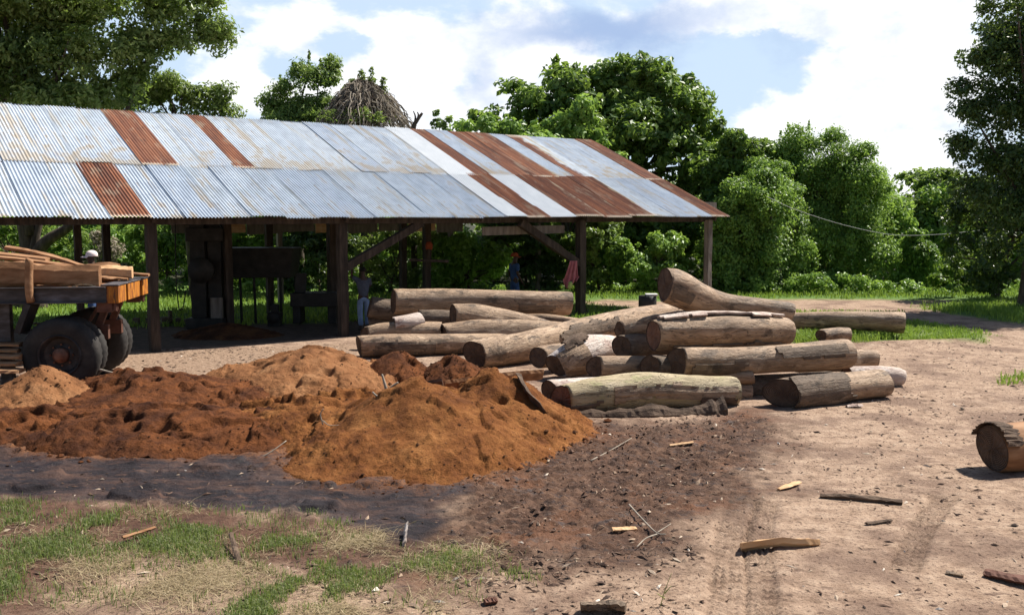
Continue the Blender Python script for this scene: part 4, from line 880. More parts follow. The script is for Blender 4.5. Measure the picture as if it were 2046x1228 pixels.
# ------------------------------------------------------------------ the timber trailer
FW = np.array([-.990, -.141, 0.]); LF = np.array([-.141, .990, 0.])      # forward (to the left) and across (away from us)
TO = np.array([-6.95, 16.5, 0.])                                          # ground under the near rear corner
trailer = empty('timber_trailer', tuple(TO), 'rusty flatbed timber trailer on big black tyres, loaded with slabs, at the left edge', 'trailer')
def T_(f, l, z_): return FW * f + LF * l + ZUP * z_
RT = np.stack([FW, LF, ZUP], 1)
def tpart(name, boxes, mat, bevel=.01, label=None):
    mb = MB()
    for (f, l, z_), sz in boxes: mb.box(T_(f, l, z_), sz, RT)
    o = mb.build(name, M[mat], trailer, bevel=bevel)
    if label: o['label'] = label
    return o
tpart('side_rail', [((3.75, .05, 1.66), (7.2, .09, .26)), ((3.75, .02, 1.79), (7.2, .16, .025)), ((3.75, .02, 1.53), (7.2, .16, .025))], 'rail')
tpart('side_rail', [((3.75, 2.15, 1.66), (7.2, .09, .26))], 'rail')
tpart('deck', [((3.75, 1.1, 1.74), (7.15, 1.96, .05))], 'slab')
tpart('rear_beam', [((.05, .27, 1.66), (.2, .52, .30)), ((.05, 1.10, 1.66), (.2, .86, .30)), ((.05, 1.96, 1.66), (.2, .44, .30)), ((.12, 1.1, 1.66), (.1, 2.1, .26))], 'orange', .006, 'orange paint-worn rear cross beam with dark slots')
tpart('beam_top', [((.09, 1.1, 1.825), (.30, 2.24, .028))], 'rail')
for k, l in enumerate((.62, 1.68)):
    tpart('chassis_rail', [((3.6, l, 1.60), (6.9, .1, .2))], 'steel')
for k, l in enumerate((.10, 2.05)):
    tpart('lamp_bracket', [((.20, l, 1.44), (.26, .14, .18)), ((.02, l - .06, 1.44), (.04, .03, .14)), ((.02, l, 1.43), (.04, .03, .16)), ((.02, l + .06, 1.44), (.04, .03, .14))], 'redbrown')
for l in (.72, 1.62):
    mb = MB(); mb.beam(T_(.30, l, 1.52), T_(.52, l, .98), .12, .1, up=LF); mb.beam(T_(.42, l, 1.5), T_(.75, l, .98), .05, .09, up=LF); mb.box(T_(.5, l, .93), (.36, .13, .26), RT); mb.build('spring_hanger', M['redbrown'], trailer, bevel=.008)
for l in (.62, 1.68):
    mb = MB()
    for k in range(4): mb.beam(T_(.45 + .12 * k, l, 1.0 - .03 * k), T_(2.0 - .12 * k, l, 1.0 - .03 * k), .09, .025, up=ZUP)
    mb.build('leaf_spring', M['steel'], trailer)
AXF = .93
mb = MB(); mb.tube([T_(AXF, .1, .615), T_(AXF, 2.1, .615)], .08, 12); mb.build('axle', M['steel'], trailer, smooth=True)
mb = MB(); mb.beam(T_(1.42, .15, 1.52), T_(1.62, .15, 1.02), .1, .5, up=LF); mb.build('mud_guard', M['steel'], trailer)
tpart('tool_box', [((2.75, .25, 1.2), (.75, .5, .6))], 'steel')
mb = MB(); mb.box(T_(1.95, .35, .75), (.2, .16, 1.5), RT); mb.box(T_(1.95, .35, .05), (.3, .3, .06), RT); mb.build('landing_leg', M['rail'], trailer, bevel=.01)
def wheel(f, l, side):
    ro, wd = .65, .27; prof = [(.34, -.5), (.40, -.56), (.52, -.60), (.60, -.52), (.635, -.40), (.655, -.3), (.655, .3), (.635, .40), (.60, .52), (.52, .60), (.40, .56), (.34, .5)]
    n = 72; V = []; Q = []; m_ = len(prof)
    c_ = T_(f, l, .615)
    for k in range(n):
        a = 2 * math.pi * k / n
        for j, (r_, w_) in enumerate(prof):
            rr_ = r_
            if 4 <= j <= 7: rr_ -= .014 * (((k + (j > 5)) // 1) % 2)
            V.append(c_ + (FW * math.cos(a) + ZUP * math.sin(a)) * rr_ + LF * w_ * wd)
    for k in range(n):
        for j in range(m_ - 1): Q.append([k * m_ + j, k * m_ + j + 1, ((k + 1) % n) * m_ + j + 1, ((k + 1) % n) * m_ + j])
    mb = MB(); mb.add(np.array(V), Q); w_ = mb.build('wheel', M['rubber'], trailer, smooth=True)
    def lathe(name, prof, mat, n=32):
        V = []; Q = []; m2 = len(prof)
        for k in range(n):
            a = 2 * math.pi * k / n
            for r_, d_ in prof: V.append(c_ + (FW * math.cos(a) + ZUP * math.sin(a)) * r_ + LF * d_ * side)
        for k in range(n):
            for j in range(m2 - 1): Q.append([k * m2 + j, k * m2 + j + 1, ((k + 1) % n) * m2 + j + 1, ((k + 1) % n) * m2 + j])
        mb = MB(); mb.add(np.array(V), Q); return mb.build(name, M[mat], w_, smooth=False)
    lathe('rim', [(.37, .15), (.355, .17), (.33, .15), (.315, .08), (.29, .02), (.20, .0), (.14, .02), (.13, .05)], 'steel')
    lathe('hub', [(.135, .0), (.13, .12), (.10, .16), (.07, .20), (.045, .21), (.0, .215)], 'rustiron', 20)
    mb = MB()
    for k in range(8):
        a = 2 * math.pi * k / 8; q = c_ + (FW * math.cos(a) + ZUP * math.sin(a)) * .185
        mb.tube([q + LF * side * .0, q + LF * side * .04], .018, 6)
    mb.build('wheel_nuts', M['rustiron'], w_)
wheel(AXF, .02, -1); wheel(AXF, 2.12, 1); wheel(AXF, .36, -1); wheel(AXF, 1.78, 1)
V, Q, T = tube(spline(np.array([T_(1.38, -.06, 1.55), T_(1.39, -.08, 1.8), T_(1.37, -.07, 2.24), T_(1.36, -.07, 2.30)]), 10), [.065, .066, .068, .068, .066, .066, .066, .062, .05, .02], 10)
mb = MB(); mb.add(V, Q, T); o = mb.build('stake', M['slab'], trailer, smooth=True)
V, Q, T = tube(np.array([T_(5.2, -.06, 1.42), T_(5.2, -.07, 2.3)]), .065, 10); mb = MB(); mb.add(V, Q, T); mb.build('stake', M['slab'], trailer, smooth=True)

def TW(f, l, z_): return TO + T_(f, l, z_)
LOADG = 'slabs loaded on the trailer'
def cant(label, a, b, w_, h_, seed, mat='slab', bend=.04, group=LOADG):
    a = np.array(a); b = np.array(b); rr = np.random.default_rng(seed); n = 18; d = (b - a); Ld = np.linalg.norm(d); d /= Ld
    xx = np.cross(d, ZUP); xx /= np.linalg.norm(xx); yy = np.cross(xx, d); V = []; c0 = (a + b) / 2
    wv_ = fbm(np.c_[np.linspace(0, Ld * 1.1, n), np.full(n, seed), np.zeros(n)], 3, seed); hv_ = fbm(np.c_[np.linspace(0, Ld * 1.3, n), np.full(n, seed + .5), np.zeros(n)], 3, seed + 3)
    for i in range(n):
        c_ = a + d * Ld * i / (n - 1) + yy * bend * math.sin(math.pi * i / (n - 1))
        ww, hh = w_ / 2 * (1 + .4 * wv_[i]), h_ / 2 * (1 + .5 * hv_[i])
        for sx, sy in ((-1, -.7), (-.6, -1), (.6, -1), (1, -.7), (1, .5), (.45, 1.), (-.45, 1.), (-1, .5)):
            V.append(c_ - c0 + xx * sx * ww * (1 + .07 * rr.normal()) + yy * sy * hh * (1 + .09 * rr.normal()))
    Q = [[8 * i + k, 8 * i + (k + 1) % 8, 8 * i + 8 + (k + 1) % 8, 8 * i + 8 + k] for i in range(n - 1) for k in range(8)]
    for b_ in (0, 8 * (n - 1)):
        for k in ((0, 1, 2, 3), (0, 3, 4, 7), (7, 4, 5, 6)): Q.append([b_ + j for j in (k[::-1] if b_ == 0 else k)])
    mb = MB(); mb.add(np.array(V), Q); o = mb.build('sawn_timber', M[mat]); o.location = tuple(c0); return tag(o, label, 'slab', group)
cant('thick reddish cant facing us along the near edge of the trailer load', TW(.30, .22, 1.97), TW(2.75, .20, 1.98), .24, .38, 1)
cant('thick cant behind the stake, running off the left edge of the frame', TW(1.5, .55, 1.98), TW(5.6, .40, 1.98), .3, .34, 2)
cant('split slab leaning up to the left on top of the load', TW(.95, .5, 2.16), TW(3.1, .5, 2.36), .28, .07, 3)
cant('slim reddish slab on top of the load, rising left from the capped man', TW(.75, .8, 2.12), TW(2.1, 1.0, 2.46), .22, .07, 4)
cant('dark-edged slab topmost at the left edge of the frame', TW(1.3, .7, 2.26), TW(4.5, .75, 2.5), .30, .08, 5)
cant('pale slab in the middle of the load behind the near cant', TW(1.0, 1.0, 2.0), TW(3.2, 1.0, 2.12), .4, .2, 6)
cant('short square slab at the rear right of the load in front of the man', TW(-.02, 1.15, 1.98), TW(1.1, 1.0, 1.98), .24, .18, 7, 'plank')
cant('flat thin board lying at the rear end of the trailer bed', TW(.02, 1.0, 1.87), TW(1.0, .9, 1.88), .30, .05, 8)
cant('thin board sticking out over the far rear corner of the bed', TW(-.18, 1.75, 1.90), TW(1.4, 1.6, 1.93), .22, .05, 9)
cant('bottom slab of the load at the far side of the bed', TW(.4, 1.85, 1.95), TW(3.4, 1.8, 1.95), .4, .28, 10)
cant('thin offcut lying on the near corner of the bed', TW(.35, .18, 1.80), TW(.75, .16, 1.80), .12, .03, 11, 'plank')
GR = 'slabs stacked on the ground under the trailer'
for k, (yy_, dz_) in enumerate(((688, 0), (700, .1), (712, .2), (726, .05), (740, .3))):
    Yk = 16.3 - .12 * k
    cant(['topmost slab of the stack under the trailer', 'second slab from the top of the stack under the trailer', 'middle slab of the stack under the trailer', 'second slab from the bottom of the stack under the trailer', 'bottom slab of the stack under the trailer'][k], P(-120, yy_ + 3, Yk), P(44 - 5 * (k % 2), yy_, Yk + .1), .28, .085, 20 + k, 'slab', .02, GR)
SB = 'low stack of slabs the capped man stands on'
for k in range(4):
    c_ = P(185, 600, 19.9); c_[2] = .07 + .13 * k
    cant(['bottom slab under the capped man', 'second slab under the capped man', 'third slab under the capped man', 'top slab right under the shoes of the capped man'][k], c_ + [-.9, -.02 * k, 0], c_ + [.32, .03 * k, 0], .62, .13, 40 + k, 'slab', .0, SB)

# small things behind the pile
q = P(1294, 590, 27.0); q[2] = 0
o = empty('water_drum', tuple(q), 'dark drum with a pale lid standing behind the bent log', 'drum')
mb = MB(); mb.add(*tube([(0, 0, 0), (0, 0, .02), (0, 0, .3), (0, 0, .32), (0, 0, .34), (0, 0, .6), (0, 0, .78)], [.25, .26, .26, .28, .26, .26, .26], 20)); mb.build('drum_body', M['machine'], o, smooth=True)
mb = MB(); mb.box((.1, -.05, .815), (.34, .3, .05)); mb.build('lid', M['stone_pale'], o, bevel=.01)
for k, (px, py, wv) in enumerate(((1408, 583, 34), (1405, 589, 40))):
    Yk = 30.5; c_ = P(px, py, Yk); mb = MB(); mb.box((0, 0, 0), (wv * Yk / F, .5, .085)); o = mb.build('plank', M['stone_pale'], bevel=.008); o.location = tuple(c_)
    tag(o, ['upper pale plank stacked beside the last shed post', 'lower pale plank stacked beside the last shed post'][k], 'plank', 'pale planks by the last post')
c_ = P(1405, 589, 30.5); c_[2] = (c_[2] - .045) / 2
for sx in (-.22, .22):
    mb = MB(); mb.box((0, 0, 0), (.2, .4, c_[2] * 2)); o = mb.build('bearer_block', M['wood_dark'], bevel=.01); o.location = (c_[0] + sx, c_[1], c_[2]); tag(o, ('left' if sx < 0 else 'right') + ' bearer block under the pale planks', 'wood block', 'bearers under the pale planks')
# leaning pole and cable at the wood edge
a, b = P(1564, 586, 38.0) * [1, 1, 0], P(1531, 388, 38.2)
mb = MB(); mb.tube(spline(np.array([a - a, (b - a) * .5 + [.06, 0, 0], b - a]), 12), np.linspace(.06, .045, 12), 8); o = mb.build('cable_pole', M['post_grey'], smooth=True); o.location = tuple(a); tag(o, 'leaning grey wooden pole in front of the vine-covered bushes', 'pole')
pts = [P(1531, 392, 37.0), P(1580, 415, 37), P(1660, 442, 37), P(1740, 462, 37), P(1800, 470, 37), P(1880, 468, 37.2), P(1960, 460, 37.5)]
c0 = pts[0]; mb = MB(); mb.tube(spline(np.array(pts) - c0, 60), .010, 6); o = mb.build('cable', M['wire'], smooth=True); o.location = tuple(c0); tag(o, 'pale sagging cable strung from the leaning pole past the vines', 'cable')
a, b = G(1919, 578), P(1916, 500, 37.6)
a, b = P(1962, 585, 37.6), P(1960, 455, 37.6); a[2] = 0
mb = MB(); mb.tube(np.array([a - a, b - a]), [.06, .05], 8); o = mb.build('cable_pole', M['post_grey'], smooth=True); o.location = tuple(a); tag(o, 'thin pole in the shade of the big right tree', 'pole')

# ------------------------------------------------------------------ people
def skin_mesh(name, verts, edges, radii, mat, parent, root=0, sub=1):
    me = bpy.data.meshes.new(name); me.from_pydata([tuple(v) for v in verts], edges, [])
    o = bpy.data.objects.new(name, me); C.objects.link(o)
    md = o.modifiers.new('skin', 'SKIN'); md.use_smooth_shade = True
    sv = me.skin_vertices[0].data
    for k, r_ in enumerate(radii): sv[k].radius = (r_, r_) if not isinstance(r_, tuple) else r_
    sv[root].use_root = True
    sb = o.modifiers.new('sub', 'SUBSURF'); sb.levels = sub; sb.render_levels = sub
    dg = bpy.context.evaluated_depsgraph_get(); dg.update()
    m2 = bpy.data.meshes.new_from_object(o.evaluated_get(dg)); o.modifiers.clear(); o.data = m2; m2.name = name
    m2.materials.clear(); m2.materials.append(M[mat])
    for p_ in m2.polygons: p_.use_smooth = True
    o.parent = parent
    return o
def person(label, loc, rz, arms, legs=((.10, 0, 0), (-.10, 0, 0)), hat=None, shirt='grey_shirt', trousers='pale_blue', group=None, scale=1.0, sleeve=.55, head_turn=0.):
    """arms: per side (elbow, wrist) positions; local frame faces +Y, X to the person's right"""
    root = empty('person', tuple(loc), label, 'person', group, rz); root.scale = (scale,) * 3
    V = []; E = []; Rr = []
    def v(p_, r_, par=None):
        V.append(np.array(p_, float)); Rr.append(r_); k = len(V) - 1
        if par is not None: E.append((par, k))
        return k
    pel = v((0, 0, .95), (.13, .10)); sp1 = v((0, -.01, 1.10), (.125, .09), pel); sp2 = v((0, 0, 1.26), (.145, .10), sp1); ch = v((0, 0, 1.38), (.12, .085), sp2)
    nk = v((0, .0, 1.48), .055, ch); hb = v((0, .02, 1.55), (.065, .07), nk); hd = v((0, .025, 1.63), (.076, .09), hb); top = v((0, .01, 1.71), (.06, .07), hd)
    nose = v((0, .125, 1.61), .012, hd)
    for sx, (el, wr) in zip((1, -1), arms):
        sh = v((sx * .17, 0, 1.41), .062, ch); e_ = v(el, .043, sh); w_ = v(wr, .030, e_)
        d = np.array(wr, float) - np.array(el, float); d /= np.linalg.norm(d); pm = np.array(wr) + d * .06; pk = v(pm, (.036, .022), w_)
        side = np.cross(d, (0, 1, 0)); side = side / (np.linalg.norm(side) + 1e-6)
        for f_, (off, ln) in enumerate(((-.027, .075), (-.009, .09), (.009, .085), (.027, .065))):
            b_ = v(pm + d * .035 + side * off, .0095, pk); c_ = v(pm + d * (.035 + ln * .55) + side * off * 1.15 + np.array([0, .008, 0]), .0085, b_); v(pm + d * (.035 + ln) + side * off * 1.15 + np.array([0, .024, 0]), .007, c_)
        th_ = v(pm - d * .015 + side * -.042 + np.array([0, .01, 0]), .011, pk); v(pm + d * .03 + side * -.066 + np.array([0, .02, 0]), .009, th_)
    kn = []
    for sx, (ax_, ay_, ky) in zip((1, -1), legs):
        hp2 = v((sx * .095, 0, .88), .085, pel); k_ = v((sx * .105 + ax_ * .3, .02 + ky, .48), .058, hp2); a_ = v((sx * .11 + ax_ * .5, ay_, .09), .042, k_)
        h_ = v((sx * .11 + ax_ * .5, ay_ - .03, .045), .04, a_); t1 = v((sx * .12 + ax_ * .5, ay_ + .08, .035), .04, h_); v((sx * .125 + ax_ * .5, ay_ + .16, .025), .03, t1); kn.append((hp2, k_, a_))
    skin_mesh('body', V, E, Rr, 'skin', root)
    # trousers
    tv = [V[pel] + [0, 0, .06], V[pel]]; te = [(0, 1)]; tr = [(.148, .115), (.15, .12)]
    for hp2, k_, a_ in kn:
        n0 = len(tv); tv += [V[hp2], V[k_], V[a_] + [0, 0, .03]]; te += [(1, n0), (n0, n0 + 1), (n0 + 1, n0 + 2)]; tr += [.105, .082, .075]
    skin_mesh('trousers', tv, te, tr, trousers, root, 1)
    # shirt with short sleeves
    tv = [V[pel] + [0, 0, -.07], V[sp1] - [0, 0, .03], V[sp2], V[ch] + [0, 0, .02]]; te = [(0, 1), (1, 2), (2, 3)]; tr = [(.155, .125), (.15, .115), (.165, .12), (.13, .1)]
    for sx, (el, wr) in zip((1, -1), arms):
        sh = np.array([sx * .17, 0, 1.41]); n0 = len(tv); tv += [sh, sh + (np.array(el) - sh) * (sleeve + .3)]; te += [(3, n0), (n0, n0 + 1)]; tr += [.078, .066]
    skin_mesh('shirt', tv, te, tr, shirt, root, 2)
    # hair, eyes, shoes, hat
    def shell(name, prof, mat, n=20, c_=(0, .015, 1.63), squash=1.15):
        Vv = [(c_[0] + r_ * math.cos(2 * math.pi * k / n), c_[1] + r_ * squash * math.sin(2 * math.pi * k / n), c_[2] + z_) for r_, z_ in prof for k in range(n)]
        Qq = [[i * n + k, i * n + (k + 1) % n, (i + 1) * n + (k + 1) % n, (i + 1) * n + k] for i in range(len(prof) - 1) for k in range(n)]
        mb = MB(); mb.add(Vv, Qq); return mb.build(name, M[mat], root, smooth=True)
    shell('hair', [(.082, .02), (.094, .05), (.086, .09), (.06, .115), (.02, .128), (.001, .13)], 'hair', c_=(0, -.005, 1.63))
    mb = MB()
    for sx in (-1, 1): mb.add(*tube([(sx * .032, .098, 1.642), (sx * .032, .108, 1.642)], [.011, .008], 8))
    mb.build('eyes', M['white_eye'], root, smooth=True)
    for (hp2, k_, a_), sx in zip(kn, (1, -1)):
        a = V[a_]; mb = MB(); mb.add(*tube(spline(np.array([a + [0, -.07, -.045], a + [0, 0, -.04], a + [.005 * sx, .1, -.05], a + [.01 * sx, .19, -.06]]), 8), [.035, .05, .052, .052, .05, .05, .044, .025], 10)); mb.build('shoe', M['brown_shoe'], root, smooth=True)
    if hat:
        o = shell('cap', [(.104, .03), (.108, .055), (.104, .09), (.084, .128), (.05, .15), (.012, .158), (.001, .158)], hat, c_=(0, 0, 1.63))
        Vv = []; n = 14
        for j, (rr_, dz_) in enumerate(((.10, .035), (.20, .015))):
            for k in range(n):
                a = math.pi * (.12 + .76 * k / (n - 1)); Vv.append((math.cos(a) * (.098 if j == 0 else .10), math.sin(a) * rr_ * 1.12, 1.63 + dz_ - .02 * abs(math.cos(a)) * j))
        Qq = [[k, k + 1, n + k + 1, n + k] for k in range(n - 1)]; mb = MB(); mb.add(Vv, Qq); b = mb.build('brim', M[hat], o, smooth=True); s_ = b.modifiers.new('thick', 'SOLIDIFY'); s_.thickness = .006
    return root
q = P(187, 600, 19.9); q[2] = .56
person('man in a pale pink-white cap and white shirt bending over the trailer load', q, R(100), (((.24, .12, 1.18), (.14, .34, 1.12)), ((-.24, .10, 1.18), (-.12, .34, 1.12))), hat='cap', shirt='white_cloth', trousers='blue_cloth', scale=.985)
q = P(727, 660, 25.2); q[2] = 0
person('bareheaded man in pale blue trousers reaching up beside the middle shed post', q, R(20), (((.22, .14, 1.2), (.15, .30, 1.3)), ((-.30, .10, 1.50), (-.26, .22, 1.74))), legs=((.0, .03, 0.02), (.02, -.12, -.03)), shirt='grey_shirt', trousers='pale_blue', scale=.96)
q = P(1028, 610, 30.5); q[2] = 0
person('man in blue overalls and an orange-red cap standing behind the long level log', q, R(-60), (((.24, -.03, 1.14), (.25, .10, .92)), ((-.24, -.04, 1.14), (-.25, .08, .92))), hat='red_cap', shirt='blue_cloth', trousers='blue_cloth', scale=1.06, sleeve=.5)
# ------------------------------------------------------------------ vegetation
def leaf_mat(name, dark, mid_, light, trans=.46, rough=.42, spec=.4):
    m, t = new_mat(name)
    tint = t.attr('tint').outputs['Fac']
    col = t.ramp(tint, [(.1, dark), (.5, mid_), (.95, light)])
    p_ = t.n('ShaderNodeBsdfPrincipled'); t.put(p_.inputs['Base Color'], col); p_.inputs['Roughness'].default_value = rough; p_.inputs['Specular IOR Level'].default_value = spec
    tr = t.n('ShaderNodeBsdfTranslucent'); t.put(tr.inputs[0], t.mix(.55, col, (.30, .42, .05)))
    mx = t.n('ShaderNodeMixShader'); mx.inputs[0].default_value = trans; t.L.new(p_.outputs[0], mx.inputs[1]); t.L.new(tr.outputs[0], mx.inputs[2])
    out(t, mx.outputs[0]); return m
M['leaf_big'] = leaf_mat('broad_glossy_leaves', (0.055, 0.106, 0.032), (0.123, 0.219, 0.048), (0.238, 0.342, 0.077))
M['leaf_olive'] = leaf_mat('olive_green_leaves', (0.065, 0.104, 0.030), (0.162, 0.228, 0.060), (0.371, 0.434, 0.152))
M['leaf_dark'] = leaf_mat('dark_small_leaves', (0.025, 0.053, 0.019), (0.050, 0.096, 0.026), (0.093, 0.155, 0.039), .25)
M['leaf_vine'] = leaf_mat('creeper_leaves', (0.081, 0.168, 0.043), (0.194, 0.337, 0.067), (0.358, 0.518, 0.121))
M['leaf_bright'] = leaf_mat('bright_young_leaves', (0.053, 0.116, 0.016), (0.126, 0.252, 0.032), (0.231, 0.378, 0.074), .4)
M['leaf_mid'] = leaf_mat('mid_green_leaves', (0.072, 0.128, 0.041), (0.168, 0.265, 0.069), (0.337, 0.422, 0.130))
M['leaf_dry'] = leaf_mat('dry_brown_creeper', (.10, .08, .065), (.25, .205, .165), (.44, .38, .31), .2, .8, .1)
M['grass'] = leaf_mat('grass_blades', (0.092, 0.120, 0.046), (0.161, 0.200, 0.072), (0.345, 0.330, 0.195), .35, .6, .2)
M['grass_far'] = leaf_mat('lawn_grass_blades', (0.094, 0.156, 0.025), (0.203, 0.312, 0.050), (0.343, 0.432, 0.101), .35, .6, .2)
M['straw'] = leaf_mat('dry_straw', (.16, .11, .06), (.33, .25, .145), (.52, .42, .28), .2, .7, .2)

def leaves(Cn, Nn, size, rg, droop=.3, aspect=.5, tint=None, fold=.25):
    """one folded pointed leaf per row of centres Cn with facing Nn"""
    n = len(Cn); r_ = rg.normal(size=(n, 3)); r_[:, 2] -= droop * 1.5
    Nn = Nn / (np.linalg.norm(Nn, axis=1)[:, None] + 1e-9)
    a = r_ - Nn * (r_ * Nn).sum(1)[:, None]; a /= np.linalg.norm(a, axis=1)[:, None] + 1e-9
    b = np.cross(Nn, a); sz = size * rg.uniform(.6, 1.3, n)
    L_ = a * (sz * .5)[:, None]; B_ = b * (sz * aspect * .5)[:, None]; up = Nn * (sz * fold * .25)[:, None]
    V = np.stack([Cn - L_, Cn + B_ + up, Cn + L_ - up, Cn - B_ + up], 1).reshape(-1, 3)
    i = np.arange(n)[:, None] * 4; T = np.concatenate([i + [0, 1, 2], i + [0, 2, 3]])
    tn = np.clip(rg.normal(.5, .18, n) if tint is None else tint + rg.normal(0, .13, n), 0, 1)
    return V, T, np.repeat(tn, 4)

def crown_points(blobs, n, clump, rg, shell=.55, flat=.75, per=60):
    """blobs: px, py, Y, rx px, rz px  ->  leaf centres grouped in clumps on the outside of the blobs"""
    bl = []
    for b in blobs:
        px, py, Yv, rx, rz = b[:5]; k = Yv / F; c_ = P(px, py, Yv); bl.append((c_, rx * k, (rx + rz) / 2 * k * .85, rz * k))
    lob = []
    for c_, a1, a2, a3 in bl:                              # lobes swelling out of each blob give the outline bumps and shaded hollows
        nl = int(np.clip(2.2 * (a1 * a3) / clump ** 2 * .35, 5, 16)); mr = (a1 * a2 * a3) ** (1 / 3)
        lob.append((c_, a1 * .76, a2 * .76, a3 * .76, .6))
        for _ in range(nl):
            d = rg.normal(size=3); d /= np.linalg.norm(d); d[2] = abs(d[2]) if rg.random() < .6 else d[2]; d[1] = -abs(d[1]) if rg.random() < .4 else d[1]
            k_ = rg.uniform(.26, .5) * mr; q_ = c_ + d * (np.array([a1, a2, a3]) - k_ * rg.uniform(.3, .9))
            lob.append((q_, k_ * rg.uniform(.9, 1.25), k_, k_ * rg.uniform(.75, 1.05), 1.0))
    bl = lob
    area = np.array([(b[1] * b[3] + b[1] * b[2] + b[2] * b[3]) * b[4] for b in bl]); prob = area / area.sum()
    ncl = max(6, n // per); which = rg.choice(len(bl), ncl, p=prob)
    CC = np.array([b[0] for b in bl])[which]; RR = np.array([b[1:4] for b in bl])[which]; lt = rg.normal(0, .14, len(bl))[which]
    d = rg.normal(size=(ncl, 3)); d /= np.linalg.norm(d, axis=1)[:, None]
    flip = (d[:, 2] < -.35) & (rg.random(ncl) < .65); d[flip, 2] *= -1
    flip = (d[:, 1] > .3) & (rg.random(ncl) < .45); d[flip, 1] *= -1
    rad = rg.uniform(shell, 1.0, ncl) ** .7
    fr = rg.random(ncl) < .10; rad[fr] = rg.uniform(1.0, 1.28, fr.sum())          # loose sprays beyond the outline
    cc = CC + d * RR * rad[:, None]
    cr = clump * rg.uniform(.4, 1.1, ncl); cnt = rg.poisson(per, ncl); cr[fr] *= .5; cnt[fr] //= 3
    ct = .5 + lt + rg.normal(0, .10, ncl)
    rep = np.repeat(np.arange(ncl), cnt); m_ = len(rep)
    e = rg.normal(size=(m_, 3)); e /= np.linalg.norm(e, axis=1)[:, None]
    rr = rg.uniform(.35, 1.0, m_) ** .6
    pts = cc[rep] + e * (cr[rep] * rr)[:, None] * [1, 1, flat]
    nrm = e * .6 + d[rep] * .5 + rg.normal(size=(m_, 3)) * .6 + [0, 0, .45]
    return pts, nrm, ct[rep], cc, d

def tree(name, label, cat, base, blobs, mat, n=20000, leaf=.16, clump=.5, trunk=.2, seed=0, group=None, droop=.3, aspect=.5, per=60, limbs=14, vines=0, shell=.55, trunk_mat='trunk', forks=None, lean=(0, 0), spikes=(), flat=.75, kind=None):
    rg = np.random.default_rng(seed); base = np.array([base[0], base[1], 0.])
    pts, nrm, tint, cc, cd = crown_points(blobs, n, clump, rg, shell, flat, per)
    if vines:                                              # hanging curtains of creeper
        k = rg.choice(len(cc), vines); L_ = rg.uniform(.6, 3.4, vines); m_ = 36; tt_ = rg.random((vines, m_))
        vp = cc[k][:, None] + np.stack([rg.normal(0, .10, (vines, m_)), rg.normal(0, .10, (vines, m_)), -tt_ * L_[:, None]], -1) + (cd[k] * [clump * .6, clump * .6, 0])[:, None]
        vn = np.repeat(cd[k], m_, 0) + rg.normal(size=(vines * m_, 3)) * .5 + [0, 0, .3]
        pts = np.r_[pts, vp.reshape(-1, 3)]; nrm = np.r_[nrm, vn]; tint = np.r_[tint, np.repeat(rg.normal(.55, .12, vines), m_)]
    for px, py, Yv, hgt, wd in spikes:                     # shoots that break the outline
        q = P(px, py, Yv); m_ = 90; tt_ = rg.random(m_) ** .8; h_ = hgt * Yv / F; w_ = wd * Yv / F
        sp = q + np.c_[rg.normal(0, w_ * .4, m_) * (1.1 - tt_), rg.normal(0, w_ * .4, m_) * (1.1 - tt_), -h_ * (1 - tt_) + h_ * .0]
        pts = np.r_[pts, sp]; nrm = np.r_[nrm, rg.normal(size=(m_, 3)) + [0, 0, .4]]; tint = np.r_[tint, np.full(m_, .55)]
    ok = pts[:, 2] > .03; pts, nrm, tint = pts[ok], nrm[ok], tint[ok]
    V, T, tn = leaves(pts, nrm, leaf, rg, droop, aspect, tint)
    if kind == 'stuff':
        o = link(name, np_mesh(name, V, [T], False, {'tint': tn}), M[mat]); return tag(o, label, cat, None, 'stuff')
    root = empty(name, tuple(base), label, cat, group)
    link('crown', np_mesh('crown', V - base, [T], False, {'tint': tn}), M[mat], root)
    mb = MB(); top = cc.mean(0); top = np.array([top[0], top[1], max(cc[:, 2].min() + (cc[:, 2].max() - cc[:, 2].min()) * .6, 1.0)])
    fk = base + (top - base) * np.array([.35, .35, .42]) + np.array([lean[0], lean[1], 0]) * .5
    stem = spline(np.array([base - [0, 0, .15], base + (fk - base) * .5 + rg.normal(0, trunk * .4, 3) * [1, 1, 0], fk, (fk + top) / 2 + rg.normal(0, trunk, 3), top]), 24)
    mb.tube(stem - base, np.linspace(trunk, trunk * .22, 24) * (1 + .5 * np.exp(-np.linspace(0, 12, 24))), 12)
    for k in rg.choice(len(cc), min(limbs, len(cc)), replace=False):
        s0 = stem[rg.integers(8, 19)]; e = cc[k]; midp = (s0 + e) / 2 + [0, 0, .12 * np.linalg.norm(e - s0)] + rg.normal(0, .15, 3)
        mb.tube(spline(np.array([s0, midp, e]), 10) - base, np.linspace(min(trunk * .36, .1), .016, 10), 7)
    for f_ in (forks or []):
        mb.tube(spline(np.array(f_[0]) - base, 16), np.linspace(f_[1], f_[2], 16), 10)
    mb.build('trunk', M[trunk_mat], root, smooth=True)
    return root
def gb(px, Y): q = P(px, 500, Y); return q[0], q[1]
WOOD = 'trees of the wood edge behind the yard'
